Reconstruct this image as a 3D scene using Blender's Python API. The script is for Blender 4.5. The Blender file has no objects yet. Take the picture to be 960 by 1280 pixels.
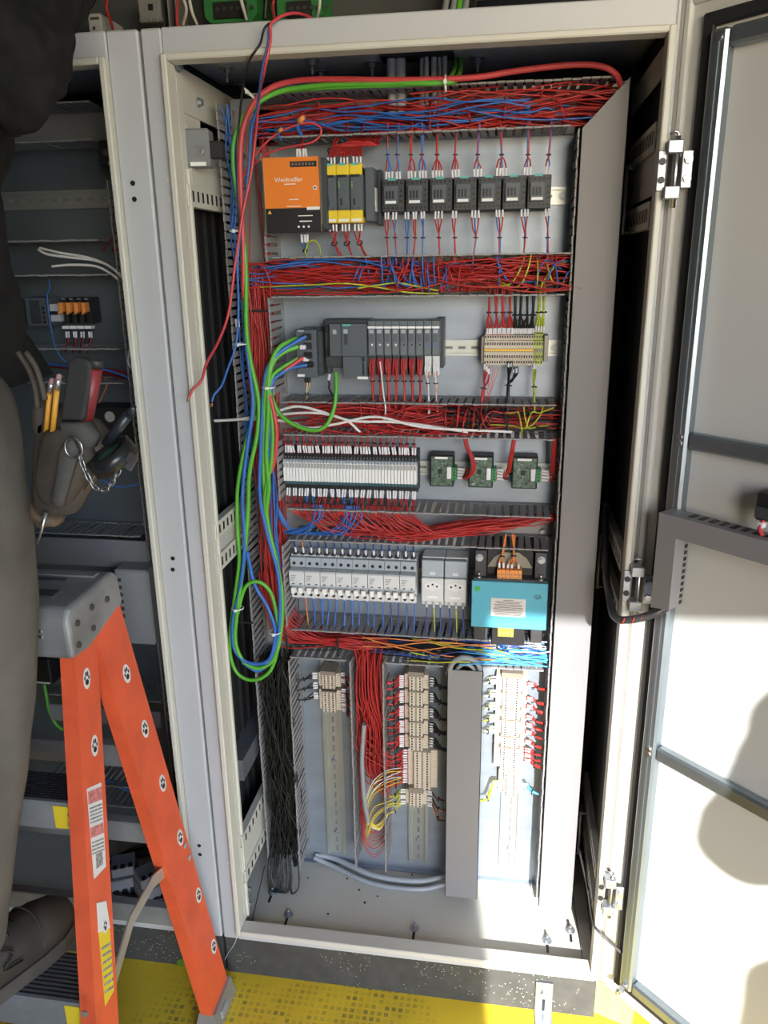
import bpy, bmesh, math, random
from mathutils import Vector, Matrix, Euler

random.seed(11)
S = bpy.context.scene
COL = S.collection
R = math.radians

# ------------------------------------------------------------------ camera
CAM = Vector((0.5799, -1.3017, 1.5016))
CAM_ROT = Euler((1.26930, 0.013408, 0.154373), 'XYZ')
CAM_M = CAM_ROT.to_matrix()
FPX = 985.243
cam_data = bpy.data.cameras.new('camera')
cam_data.sensor_fit = 'VERTICAL'
cam_data.sensor_height = 24.0
cam_data.lens = FPX / 1280.0 * 24.0
cam_data.clip_start = 0.02
cam = bpy.data.objects.new('camera', cam_data)
cam.location = CAM
cam.rotation_euler = CAM_ROT
COL.objects.link(cam)
S.camera = cam

# ------------------------------------------------------------------ world, sun, exposure
SUN_TRAVEL = Vector((-0.13, 1.0, -0.50)).normalized()
w = bpy.data.worlds.new('sky')
S.world = w
w.use_nodes = True
nt = w.node_tree
bg = nt.nodes['Background']
sky = nt.nodes.new('ShaderNodeTexSky')
sky.sky_type = 'NISHITA'
sky.sun_disc = False
sky.sun_elevation = R(26.4)
sky.sun_rotation = R(180 - 7.4)
sky.air_density = 1.0
sky.dust_density = 0.6
balance = nt.nodes.new('ShaderNodeMix')      # white balance of the whole sky
balance.data_type = 'RGBA'
balance.blend_type = 'MULTIPLY'
balance.inputs[0].default_value = 1.0
balance.inputs[7].default_value = (0.90, 0.945, 1.05, 1)
nt.links.new(sky.outputs[0], balance.inputs[6])
nt.links.new(balance.outputs[2], bg.inputs[0])
bg.inputs[1].default_value = 1.72
sun_d = bpy.data.lights.new('sun', 'SUN')
sun_d.energy = 16.0
sun_d.color = (0.98, 0.97, 0.95)
sun_d.angle = R(0.53)
sun_o = bpy.data.objects.new('sun', sun_d)
sun_o.rotation_euler = SUN_TRAVEL.to_track_quat('-Z', 'Y').to_euler()
sun_o.location = (1.5, -6, 4)
COL.objects.link(sun_o)
S.view_settings.view_transform = 'Standard'
S.view_settings.look = 'None'
S.view_settings.gamma = 1.0
S.view_settings.use_curve_mapping = False
S.view_settings.exposure = -0.35
S.cycles.use_denoising = True
S.cycles.max_bounces = 8
S.cycles.diffuse_bounces = 5


# ------------------------------------------------------------------ placing helpers
def at(u, v, y):
    d = CAM_M @ Vector(((u - 480) / FPX, -(v - 640) / FPX, -1))
    return CAM + d * ((y - CAM.y) / d.y)


def atz(u, v, z):
    d = CAM_M @ Vector(((u - 480) / FPX, -(v - 640) / FPX, -1))
    return CAM + d * ((z - CAM.z) / d.z)


def atx(u, v, x):
    d = CAM_M @ Vector(((u - 480) / FPX, -(v - 640) / FPX, -1))
    return CAM + d * ((x - CAM.x) / d.x)


# ------------------------------------------------------------------ materials
MATS = {}


def mat(name, rgb, rough=0.5, metal=0.0, var=0.10, scale=12.0, bump=0.0, spec=0.5, coat=0.0,
        stretch=None, alpha=None):
    if name in MATS:
        return MATS[name]
    m = bpy.data.materials.new(name)
    MATS[name] = m
    m.use_nodes = True
    t = m.node_tree
    b = t.nodes['Principled BSDF']
    b.inputs['Roughness'].default_value = rough
    b.inputs['Metallic'].default_value = metal
    b.inputs['Specular IOR Level'].default_value = spec
    b.inputs['Coat Weight'].default_value = coat
    tc = t.nodes.new('ShaderNodeTexCoord')
    mp = t.nodes.new('ShaderNodeMapping')
    if stretch:
        mp.inputs['Scale'].default_value = stretch
    no = t.nodes.new('ShaderNodeTexNoise')
    no.inputs['Scale'].default_value = scale
    no.inputs['Detail'].default_value = 5
    t.links.new(tc.outputs['Object'], mp.inputs[0])
    t.links.new(mp.outputs[0], no.inputs['Vector'])
    r = t.nodes.new('ShaderNodeValToRGB')
    r.color_ramp.elements[0].position = 0.3
    r.color_ramp.elements[1].position = 0.7
    r.color_ramp.elements[0].color = tuple(max(0, c * (1 - var)) for c in rgb) + (1,)
    r.color_ramp.elements[1].color = tuple(min(1, c * (1 + var)) for c in rgb) + (1,)
    t.links.new(no.outputs['Fac'], r.inputs[0])
    t.links.new(r.outputs[0], b.inputs['Base Color'])
    if bump:
        bp = t.nodes.new('ShaderNodeBump')
        bp.inputs['Strength'].default_value = bump
        bp.inputs['Distance'].default_value = 0.002
        t.links.new(no.outputs['Fac'], bp.inputs['Height'])
        t.links.new(bp.outputs[0], b.inputs['Normal'])
    return m


def nodes_of(m):
    t = m.node_tree
    return t, t.nodes['Principled BSDF']


PAINT = mat('grey_paint', (0.53, 0.535, 0.545), 0.45, var=0.03, scale=3, bump=0.02)
PAINT_IN = mat('inner_paint', (0.50, 0.49, 0.44), 0.5, var=0.05, scale=4)
PALE = mat('pale_frame_lit_lip', (0.62, 0.60, 0.52), 0.5, var=0.04, scale=5)  # cream frame parts; on the lips the light is in the colour
BLACK = mat('black_plastic', (0.012, 0.012, 0.013), 0.5, var=0.2)
DARK = mat('unlit_panel_black', (0.009, 0.009, 0.010), 0.7, var=0.15)  # near-black puts the unlit depth of the cabinets into the colour
PLINTH = mat('plinth_grey', (0.060, 0.060, 0.057), 0.7, var=0.2, scale=30, bump=0.05)
def flecks(m, col, scale, thr):
    t, b = nodes_of(m)
    ramp = [n for n in t.nodes if n.type == 'VALTORGB'][0]
    tc = [n for n in t.nodes if n.type == 'TEX_COORD'][0]
    vo = t.nodes.new('ShaderNodeTexVoronoi')
    vo.inputs['Scale'].default_value = scale
    t.links.new(tc.outputs['Object'], vo.inputs['Vector'])
    ms = t.nodes.new('ShaderNodeMath')
    ms.operation = 'LESS_THAN'
    ms.inputs[1].default_value = thr
    t.links.new(vo.outputs['Distance'], ms.inputs[0])
    no = t.nodes.new('ShaderNodeTexNoise')
    no.inputs['Scale'].default_value = 11
    t.links.new(tc.outputs['Object'], no.inputs['Vector'])
    gt = t.nodes.new('ShaderNodeMath')
    gt.operation = 'GREATER_THAN'
    gt.inputs[1].default_value = 0.52
    t.links.new(no.outputs['Fac'], gt.inputs[0])
    mm = t.nodes.new('ShaderNodeMath')
    mm.operation = 'MULTIPLY'
    t.links.new(ms.outputs[0], mm.inputs[0])
    t.links.new(gt.outputs[0], mm.inputs[1])
    mx = t.nodes.new('ShaderNodeMix')
    mx.data_type = 'RGBA'
    t.links.new(mm.outputs[0], mx.inputs[0])
    t.links.new(ramp.outputs[0], mx.inputs[6])
    mx.inputs[7].default_value = col + (1,)
    t.links.new(mx.outputs[2], b.inputs['Base Color'])


flecks(PLINTH, (0.40, 0.38, 0.28), 130, 0.17)
GALV = mat('galvanised_steel', (0.315, 0.36, 0.415), 0.46, 0.55, var=0.10, scale=9, stretch=(1, 1, 3))
ZINC = mat('zinc_plated', (0.42, 0.44, 0.47), 0.48, 0.85, var=0.08, scale=20)
RAILM = mat('rail_steel', (0.50, 0.53, 0.50), 0.42, 0.75, var=0.06, scale=15)
CHROME = mat('bright_steel', (0.55, 0.55, 0.56), 0.34, 1.0, var=0.05)
DUCT = mat('duct_grey_plastic', (0.275, 0.27, 0.265), 0.55, var=0.06, scale=25)
COVER = mat('duct_cover_grey', (0.235, 0.228, 0.233), 0.5, var=0.03, scale=6)
RED = mat('red_wire', (0.43, 0.026, 0.024), 0.42, var=0.15, scale=40)
PINKRED = mat('red_cable', (0.58, 0.06, 0.07), 0.4, var=0.08, scale=20)
BLUE = mat('blue_wire', (0.035, 0.14, 0.46), 0.42, var=0.12, scale=40)
NAVY = mat('dark_blue_wire', (0.02, 0.05, 0.22), 0.42, var=0.12, scale=40)
SKYBLUE = mat('light_blue_wire', (0.06, 0.38, 0.75), 0.45, var=0.1, scale=40)
GREENC = mat('green_cable', (0.10, 0.40, 0.035), 0.4, var=0.08, scale=20)
BLACKW = mat('black_wire', (0.012, 0.012, 0.012), 0.4, var=0.2, scale=40)
WHITEW = mat('white_wire', (0.70, 0.68, 0.66), 0.45, var=0.05, scale=40)
GREYW = mat('grey_cable', (0.26, 0.275, 0.29), 0.45, var=0.06, scale=20)
YELW = mat('yellow_wire', (0.65, 0.52, 0.04), 0.45, var=0.1, scale=40)
YGW = mat('yellow_green_wire', (0.42, 0.48, 0.04), 0.45, var=0.35, scale=60)
ORW = mat('orange_wire', (0.65, 0.20, 0.05), 0.45, var=0.1, scale=40)
MARK = mat('white_marker_sleeve', (0.74, 0.73, 0.75), 0.5, var=0.05, scale=60)
WHITE = mat('white_label', (0.80, 0.80, 0.79), 0.55, var=0.03)
PRINT = mat('dark_print', (0.06, 0.06, 0.06), 0.6, var=0.1)
PRINTW = mat('white_print', (0.80, 0.78, 0.74), 0.6, var=0.02)
ORANGE = mat('orange_housing', (0.80, 0.22, 0.025), 0.45, var=0.04)
TERMOR = mat('orange_terminal', (0.75, 0.27, 0.06), 0.5, var=0.05)
TERMYE = mat('amber_terminal', (0.78, 0.46, 0.05), 0.5, var=0.05)
YELLOW = mat('yellow_housing', (0.80, 0.58, 0.03), 0.45, var=0.04)
SLATE = mat('slate_plastic', (0.085, 0.10, 0.115), 0.5, var=0.06)
SLATE2 = mat('slate_plastic_light', (0.13, 0.15, 0.165), 0.5, var=0.06)
CHAR = mat('charcoal_plastic', (0.040, 0.046, 0.050), 0.5, var=0.1)
TEAL = mat('teal_mark', (0.10, 0.42, 0.40), 0.5, var=0.03)
TRAFO = mat('turquoise_paint', (0.09, 0.36, 0.47), 0.4, var=0.03)
PCB = mat('green_board', (0.085, 0.14, 0.095), 0.45, var=0.6, scale=220)
CONG = mat('green_connector', (0.03, 0.26, 0.07), 0.45, var=0.05)
MCBW = mat('breaker_white', (0.62, 0.63, 0.63), 0.45, var=0.03)
MCBG = mat('breaker_grey', (0.36, 0.40, 0.44), 0.45, var=0.04)
BEIGE = mat('terminal_beige', (0.62, 0.55, 0.44), 0.5, var=0.06, scale=60)
BEIGE2 = mat('terminal_brown', (0.24, 0.20, 0.16), 0.55, var=0.06)
TERMYG = mat('terminal_yellow_green', (0.45, 0.50, 0.12), 0.5, var=0.5, scale=120)
LADDER = mat('orange_fibreglass', (0.78, 0.115, 0.042), 0.42, var=0.12, scale=16, bump=0.06)
ALU = mat('worn_aluminium', (0.34, 0.34, 0.335), 0.5, 0.5, var=0.22, scale=14, bump=0.1)
RUBBER = mat('black_rubber', (0.014, 0.014, 0.016), 0.7, var=0.2)
COPPER = mat('copper', (0.70, 0.32, 0.16), 0.35, 1.0, var=0.1)
DOORP = mat('door_inner_paint', (0.56, 0.56, 0.535), 0.5, var=0.02, scale=3)


# ------------------------------------------------------------------ mesh builder
class MB:
    def __init__(self):
        self.v, self.f, self.m, self.s = [], [], [], []

    def add(self, verts, faces, mi=0, smooth=False):
        o = len(self.v)
        self.v += [tuple(p) for p in verts]
        for f in faces:
            self.f.append([i + o for i in f])
            self.m.append(mi)
            self.s.append(smooth)
        return self

    def box(self, x0, x1, y0, y1, z0, z1, mi=0, c=0.0, M=None):
        lo, hi = (x0, y0, z0), (x1, y1, z1)
        if c <= 0:
            vs = [Vector((hi[0] if i & 1 else lo[0], hi[1] if i & 2 else lo[1], hi[2] if i & 4 else lo[2]))
                  for i in range(8)]
            fs = [(0, 2, 3, 1), (4, 5, 7, 6), (0, 1, 5, 4), (2, 6, 7, 3), (0, 4, 6, 2), (1, 3, 7, 5)]
        else:
            c = min(c, *(0.45 * abs(hi[k] - lo[k]) for k in range(3)))
            vs, fs = [], []
            for i in range(8):
                for a in range(3):
                    p = []
                    for k in range(3):
                        full = hi[k] if i >> k & 1 else lo[k]
                        p.append(full if k == a else full + (-c if i >> k & 1 else c))
                    vs.append(Vector(p))
            for a in range(3):
                b, d = (a + 1) % 3, (a + 2) % 3
                for s in (0, 1):
                    q = [s << a, s << a | 1 << b, s << a | 1 << b | 1 << d, s << a | 1 << d]
                    if not s:
                        q.reverse()
                    fs.append([i * 3 + a for i in q])
                for sb in (0, 1):
                    for sd in (0, 1):
                        c1 = sb << b | sd << d
                        c2 = c1 | 1 << a
                        q = [c1 * 3 + b, c2 * 3 + b, c2 * 3 + d, c1 * 3 + d]
                        if sb == sd:
                            q.reverse()
                        fs.append(q)
            for i in range(8):
                q = [i * 3, i * 3 + 1, i * 3 + 2]
                if bin(i).count('1') % 2 == 0:
                    q.reverse()
                fs.append(q)
        if M is not None:
            vs = [M @ p for p in vs]
        return self.add(vs, fs, mi)

    def cyl(self, p0, p1, r0, r1=None, n=12, mi=0, smooth=True, caps=True):
        p0, p1 = Vector(p0), Vector(p1)
        r1 = r0 if r1 is None else r1
        d = (p1 - p0).normalized()
        a = d.orthogonal().normalized()
        b = d.cross(a)
        vs = []
        for p, r in ((p0, r0), (p1, r1)):
            for k in range(n):
                t = 2 * math.pi * k / n
                vs.append(p + (a * math.cos(t) + b * math.sin(t)) * r)
        self.add(vs, [(k, (k + 1) % n, n + (k + 1) % n, n + k) for k in range(n)], mi, smooth)
        if caps:
            self.add(vs[:n], [list(range(n))[::-1]], mi)
            self.add(vs[n:], [list(range(n))], mi)
        return self

    def tube(self, pts, r, n=6, mi=0, closed=False, caps=True, radii=None):
        pts = [Vector(p) for p in pts]
        N = len(pts)
        vs = []
        nrm = None
        for i, p in enumerate(pts):
            if closed:
                d = pts[(i + 1) % N] - pts[i - 1]
            else:
                d = pts[min(i + 1, N - 1)] - pts[max(i - 1, 0)]
            if d.length < 1e-9:
                d = Vector((0, 0, 1))
            d.normalize()
            if nrm is None:
                nrm = d.orthogonal().normalized()
            else:
                nrm = nrm - d * nrm.dot(d)
                nrm = nrm.normalized() if nrm.length > 1e-6 else d.orthogonal().normalized()
            b = d.cross(nrm)
            rr = radii[i] if radii else r
            for k in range(n):
                t = 2 * math.pi * k / n
                vs.append(p + (nrm * math.cos(t) + b * math.sin(t)) * rr)
        fs = []
        for i in range(N if closed else N - 1):
            j = (i + 1) % N
            for k in range(n):
                fs.append((i * n + k, i * n + (k + 1) % n, j * n + (k + 1) % n, j * n + k))
        self.add(vs, fs, mi, True)
        if caps and not closed:
            self.add(vs[:n], [list(range(n))[::-1]], mi)
            self.add(vs[-n:], [list(range(n))], mi)
        return self

    def prism(self, poly, off, mi=0, M=None):
        """poly: list of Vectors (planar loop), off: extrusion vector"""
        poly = [Vector(p) for p in poly]
        off = Vector(off)
        n = len(poly)
        vs = poly + [p + off for p in poly]
        if M is not None:
            vs = [M @ p for p in vs]
        fs = [list(range(n))[::-1], list(range(n, 2 * n))]
        fs += [(k, (k + 1) % n, n + (k + 1) % n, n + k) for k in range(n)]
        return self.add(vs, fs, mi)

    def ball(self, c, r, n=10, mi=0, sq=(1, 1, 1)):
        c = Vector(c)
        vs, fs = [], []
        m = n // 2
        for i in range(m + 1):
            th = math.pi * i / m
            for k in range(n):
                ph = 2 * math.pi * k / n
                vs.append(c + Vector((math.sin(th) * math.cos(ph) * sq[0], math.sin(th) * math.sin(ph) * sq[1],
                                      math.cos(th) * sq[2])) * r)
        for i in range(m):
            for k in range(n):
                fs.append((i * n + k, (i + 1) * n + k, (i + 1) * n + (k + 1) % n, i * n + (k + 1) % n))
        return self.add(vs, fs, mi, True)

    def mesh(self, name, mats, off=Vector((0, 0, 0)), fix=True):
        me = bpy.data.meshes.new(name)
        me.from_pydata([(p[0] - off[0], p[1] - off[1], p[2] - off[2]) for p in self.v], [], self.f)
        for m in (mats if isinstance(mats, (list, tuple)) else [mats]):
            me.materials.append(m)
        me.polygons.foreach_set('material_index', self.m)
        me.polygons.foreach_set('use_smooth', self.s)
        if fix:
            bm = bmesh.new()
            bm.from_mesh(me)
            bmesh.ops.remove_doubles(bm, verts=bm.verts, dist=1e-6)
            bmesh.ops.recalc_face_normals(bm, faces=bm.faces)
            bm.to_mesh(me)
            bm.free()
        me.update()
        return me

    def build(self, name, mats, parent=None, fix=True):
        off = wloc(parent)
        o = bpy.data.objects.new(name, self.mesh(name, mats, off, fix))
        COL.objects.link(o)
        if parent:
            o.parent = parent
        return o


def wloc(o):
    p = Vector((0, 0, 0))
    while o is not None:
        p = p + o.location
        o = o.parent
    return p


def tag(o, label=None, cat=None, group=None, kind=None):
    if label:
        o['label'] = label
    if cat:
        o['category'] = cat
    if group:
        o['group'] = group
    if kind:
        o['kind'] = kind
    return o


def thing(name, label, cat, loc=(0, 0, 0), group=None, kind=None):
    o = bpy.data.objects.new(name, None)
    o.empty_display_size = 0.02
    COL.objects.link(o)
    o.location = loc
    return tag(o, label, cat, group, kind)


def kids(o):
    return [c for c in bpy.data.objects if c.parent == o]


def copy_tree(root, loc, label=None, ch=None):
    r = root.copy()
    COL.objects.link(r)
    r.location = loc
    if label:
        r['label'] = label
    for c in (ch if ch is not None else kids(root)):
        d = c.copy()
        COL.objects.link(d)
        d.parent = r
        for g in kids(c):
            e = g.copy()
            COL.objects.link(e)
            e.parent = d
    return r


def inst(name, me, parent, loc, rot=None):
    o = bpy.data.objects.new(name, me)
    COL.objects.link(o)
    o.parent = parent
    o.location = Vector(loc) - wloc(parent)
    if rot:
        o.rotation_euler = rot
    return o


def spline(pts, sub=5):
    pts = [Vector(p) for p in pts]
    if len(pts) < 3:
        return pts
    P = [pts[0] * 2 - pts[1]] + pts + [pts[-1] * 2 - pts[-2]]
    out = []
    for i in range(1, len(P) - 2):
        a, b, c, d = P[i - 1:i + 3]
        for k in range(sub):
            t = k / sub
            out.append(0.5 * ((2 * b) + (c - a) * t + (2 * a - 5 * b + 4 * c - d) * t * t
                              + (3 * b - a - 3 * c + d) * t ** 3))
    out.append(pts[-1])
    return out


def text(body, size, M, mats, parent, name='lettering', depth=0.0003):
    cu = bpy.data.curves.new(name, 'FONT')
    cu.body = body
    cu.size = size
    cu.extrude = depth
    cu.align_x = 'CENTER'
    cu.align_y = 'CENTER'
    cu.resolution_u = 2
    o = bpy.data.objects.new(name, cu)
    COL.objects.link(o)
    bpy.context.view_layer.update()
    me = bpy.data.meshes.new_from_object(o)
    bpy.data.objects.remove(o)
    bpy.data.curves.remove(cu)
    M2 = Matrix.Translation(-wloc(parent)) @ M
    me.transform(M2)
    me.materials.clear()
    me.materials.append(mats)
    t = bpy.data.objects.new(name, me)
    COL.objects.link(t)
    t.parent = parent
    return t


FRONT = Matrix(((1, 0, 0, 0), (0, 0, -1, 0), (0, 1, 0, 0), (0, 0, 0, 1)))  # text facing -Y


def front_at(x, y, z):
    return Matrix.Translation((x, y, z)) @ FRONT


rnd = random.uniform
# ================================================================== ROOM
def floor_material():
    m = mat('yellow_floor_paint', (0.80, 0.57, 0.035), 0.55, var=0.12, scale=6, bump=0.15)
    t, b = nodes_of(m)
    tc = [n for n in t.nodes if n.type == 'TEX_COORD'][0]
    ramp = [n for n in t.nodes if n.type == 'VALTORGB'][0]
    br = t.nodes.new('ShaderNodeTexBrick')
    br.inputs['Scale'].default_value = 38
    br.inputs['Color1'].default_value = (1, 1, 1, 1)
    br.inputs['Color2'].default_value = (-0.6, -0.6, -0.6, 1)
    br.inputs['Mortar'].default_value = (0, 0, 0, 1)
    br.inputs['Mortar Size'].default_value = 0.11
    br.offset = 0.0
    br.inputs['Brick Width'].default_value = 0.55
    br.inputs['Row Height'].default_value = 0.55
    t.links.new(tc.outputs['Object'], br.inputs['Vector'])
    big = t.nodes.new('ShaderNodeTexNoise')
    big.inputs['Scale'].default_value = 4.5
    big.inputs['Detail'].default_value = 3
    t.links.new(tc.outputs['Object'], big.inputs['Vector'])
    r2 = t.nodes.new('ShaderNodeValToRGB')
    r2.color_ramp.elements[0].position = 0.46
    r2.color_ramp.elements[1].position = 0.60
    t.links.new(big.outputs['Fac'], r2.inputs[0])
    mul = t.nodes.new('ShaderNodeMath')
    mul.operation = 'MULTIPLY'
    t.links.new(br.outputs['Color'], mul.inputs[0])
    t.links.new(r2.outputs[0], mul.inputs[1])
    mul2 = t.nodes.new('ShaderNodeMath')
    mul2.operation = 'MULTIPLY'
    mul2.use_clamp = True
    mul2.inputs[1].default_value = 0.8
    t.links.new(mul.outputs[0], mul2.inputs[0])
    mx = t.nodes.new('ShaderNodeMix')
    mx.data_type = 'RGBA'
    t.links.new(mul2.outputs[0], mx.inputs[0])
    t.links.new(ramp.outputs[0], mx.inputs[6])
    mx.inputs[7].default_value = (0.16, 0.13, 0.05, 1)
    t.links.new(mx.outputs[2], b.inputs['Base Color'])
    return m


def struct(name, mb, m, kind='structure'):
    o = mb.build(name, m)
    o['kind'] = kind
    return o


WALLM = mat('dim_wall', (0.34, 0.35, 0.37), 0.8, var=0.08, scale=2)
CONC = mat('concrete_yard', (0.20, 0.20, 0.20), 0.85, var=0.12, scale=3, bump=0.1)
YF = -2.6          # plane of the gateway behind the photographer
GX0, GX1, GZ = 0.915, 4.6, 2.285
struct('floor', MB().box(-3, 5, YF, 0.7, -0.12, -0.001), CONC)
struct('floor_yellow_band', MB().box(-3, 5, -0.75, 0.66, -0.001, 0.0), floor_material())  # yellow stops out of view, an edge made up to cut its bounce light
struct('ground_yard', MB().box(-14, 18, -22, YF, -0.12, -0.002), CONC)
struct('wall_back', MB().box(-3, 5, 0.66, 0.8, 0, 3.4), mat('back_wall_grey', (0.10, 0.105, 0.11), 0.8, var=0.1, scale=3))
struct('wall_left', MB().box(-3.15, -3, YF, 0.8, 0, 3.4), WALLM)
struct('wall_right', MB().box(5, 5.15, YF, 0.8, 0, 3.4), WALLM)
struct('ceiling', MB().box(-3.15, 5.15, YF - .15, 0.8, 3.4, 3.55), WALLM)
wf = MB()
wf.box(-3.15, GX0, YF - 0.15, YF, 0, 3.4)
wf.box(GX0, GX1, YF - 0.15, YF, GZ, 3.4)
wf.box(GX1, 5.15, YF - 0.15, YF, 0, 3.4)
struct('wall_front', wf, WALLM)
po_d = bpy.data.lights.new('gateway_portal', 'AREA')
po_d.shape = 'RECTANGLE'
po_d.size = GX1 - GX0
po_d.size_y = GZ
po_d.cycles.is_portal = True
po = bpy.data.objects.new('gateway_portal', po_d)
po.location = ((GX0 + GX1) / 2, YF - 0.1, GZ / 2)
po.rotation_euler = (R(90), 0, 0)
COL.objects.link(po)
# ================================================================== CABINETS
YP = 0.25          # mounting plate face
YD = 0.153         # front edge of the wiring duct fingers
ZB, ZT = 0.10, 1.856
M_BOLT = None


def bolt_mesh(r=0.006, up=True):
    mb = MB()
    s = 1 if up else -1
    mb.cyl((0, 0, 0), (0, 0, s * 0.0018), r * 1.7, n=12)
    mb.cyl((0, 0, s * 0.0018), (0, 0, s * 0.0075), r, n=6, smooth=False)
    mb.cyl((0, 0, s * 0.0075), (0, 0, s * 0.014), r * 0.5, n=8)
    return mb.mesh('bolt', ZINC)


BOLT_UP = bolt_mesh()
hb = MB()
hb.cyl((0, 0, 0), (0, 0, -0.002), 0.014, n=16)
hb.cyl((0, 0, -0.002), (0, 0, -0.009), 0.0055, n=6, smooth=False)
hb.cyl((0, 0, -0.009), (0, 0, -0.024), 0.0028, n=8)
BOLT_DOWN = hb.mesh('bolt', ZINC)
sb = MB()
sb.cyl((0, 0, 0), (0, -0.002, 0), 0.0075, n=12)
sb.cyl((0, -0.002, 0), (0, -0.006, 0), 0.005, n=6, smooth=False)
SCREW_F = sb.mesh('screw', ZINC)
sx = MB()
sx.cyl((0, 0, 0), (0.002, 0, 0), 0.008, n=12)
sx.cyl((0.002, 0, 0), (0.008, 0, 0), 0.0055, n=6, smooth=False)
SCREW_X = sx.mesh('screw', ZINC)
hole = MB()
hole.cyl((0, 0, 0), (0, -0.0006, 0), 0.0042, n=12)
HOLE_F = hole.mesh('drilled_hole', BLACK)


def stile(mb, x0, x1, lip_right, z0=ZB, z1=ZT):
    mb.box(x0, x1, 0, 0.022, z0, z1, c=0.003)
    return mb


def punched_rail(parent, x, y0, y1, z0, z1, mats=(PALE, BLACK), side=1, n=8, lip=0.012):
    mb = MB()
    t = 0.002 * side
    xa, xb = sorted((x, x + t))
    mb.box(xa, xb, y0, y1, z0, z1)
    xl0, xl1 = sorted((x + t, x - lip * side))
    mb.box(xl0, xl1, y0, y1, z0 - 0.002, z0)
    mb.box(xl0, xl1, y0, y1, z1, z1 + 0.002)
    zc, h = (z0 + z1) / 2, (z1 - z0) * 0.28
    xs0, xs1 = sorted((x + t, x + t + 0.0006 * side))
    for k in range(n):
        yy = y0 + 0.02 + (y1 - y0 - 0.04) * k / (n - 1)
        mb.box(xs0, xs1, yy - 0.0035, yy + 0.0035, zc - h, zc + h, 1)
    return mb.build('punched_rail', list(mats), parent)


def cabinet_shell(cab, X0, X1, opn0, opn1, left_side, right_side, plate, ytop=0.36):
    MB().box(X0 + .001, X1 - .001, 0.006, 0.36, 0, ZB).build('plinth', PLINTH, cab)
    fp = MB()
    fp.box(X0, X1, 0.0225, 0.36, ZB + 0.0005, ZB + 0.010)
    fp.build('floor_panel', PALE, cab)
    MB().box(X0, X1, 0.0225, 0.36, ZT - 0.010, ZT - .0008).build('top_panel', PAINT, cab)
    MB().box(X0, X1, 0.355, 0.36, ZB, ZT).build('back_panel', DARK, cab)
    # front frame
    MB().box(X0, opn0, 0, 0.022, ZB, ZT, c=0.003).build('stile', PAINT, cab)
    MB().box(opn1, X1, 0, 0.022, ZB, ZT, c=0.003).build('stile', PAINT, cab)
    MB().box(opn0, opn1, 0, 0.022, 1.815, ZT, c=0.002).build('header_rail', PAINT, cab)
    MB().box(opn0, opn1, 0, 0.022, ZB, 0.126, c=0.002).build('sill_rail', PAINT, cab)
    # folded lip round the opening: the flange turned forward, coloured paler for the light it catches
    MB().box(opn0, opn0 + 0.010, -0.013, 0.022, 0.122, 1.818, c=0.002).build('opening_lip', PALE, cab)
    MB().box(opn1 - 0.010, opn1, -0.013, 0.022, 0.122, 1.818, c=0.002).build('opening_lip', PALE, cab)
    MB().box(opn0 + .010, opn1 - .010, -0.013, 0.022, 1.808, 1.818, c=0.002).build('opening_lip', PALE, cab)
    MB().box(opn0 + .010, opn1 - .010, -0.013, 0.022, 0.122, 0.134, c=0.002).build('opening_lip', PALE, cab)


# ---------------- main cabinet
CA = thing('control_cabinet', 'tall light grey control cabinet standing open, full of red and blue wiring', 'cabinet',
           (0.4, 0.15, 0))
OL, OR = 0.036, 0.794
cabinet_shell(CA, 0.002, 0.80, OL, OR, True, True, True)
# plate
pl = MB()
pl.box(0.055, 0.765, YP, YP + 0.003, 0.111, 1.80)
pl.box(0.055, 0.765, YP - 0.012, YP, 0.111, 0.113)
pl.build('mounting_plate', GALV, CA)
# side panels; the left is an added black sheet for an open, unlit side
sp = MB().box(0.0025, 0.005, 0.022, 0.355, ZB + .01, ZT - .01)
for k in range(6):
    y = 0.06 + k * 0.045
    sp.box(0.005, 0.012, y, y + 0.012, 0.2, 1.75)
sp.build('side_dark_sheet', DARK, CA)
MB().box(0.795, 0.7975, 0.022, 0.355, ZB + .01, ZT - .01).build('side_dark_sheet', DARK, CA)
# left inner frame
ip = MB()
ip.box(0.040, 0.046, 0.022, 0.042, 0.13, 1.80)
ip.box(0.046, 0.050, 0.036, 0.042, 0.13, 1.66)
ip.build('front_post', PALE, CA)
MB().box(0.034, 0.038, 0.03, 0.34, 1.748, 1.815).build('top_side_rail', PALE, CA)
MB().box(0.040, 0.043, 0.030, 0.12, 1.66, 1.745).build('corner_gusset', PALE, CA)
punched_rail(CA, 0.046, 0.03, 0.245, 1.604, 1.634, n=9)
MB().box(0.043, 0.0445, 0.06, 0.245, 1.635, 1.70).build('side_web', PALE, CA)
punched_rail(CA, 0.046, 0.03, 0.245, 1.018, 1.046, n=9)
MB().box(0.043, 0.0445, 0.05, 0.24, 0.985, 1.02).build('side_web', PAINT_IN, CA)
punched_rail(CA, 0.046, 0.03, 0.245, 0.952, 0.982, n=9)
punched_rail(CA, 0.050, 0.03, 0.34, 0.318, 0.345, n=12)
MB().box(0.046, 0.048, 0.03, 0.34, 0.255, 0.315).build('side_web', PALE, CA)
punched_rail(CA, 0.050, 0.03, 0.34, 0.225, 0.253, n=12)
MB().box(0.006, 0.046, 0.08, 0.30, 0.45, 0.50).build('rear_brace', mat('shaded_steel', (0.16, 0.17, 0.19), .5, .3), CA)
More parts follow.
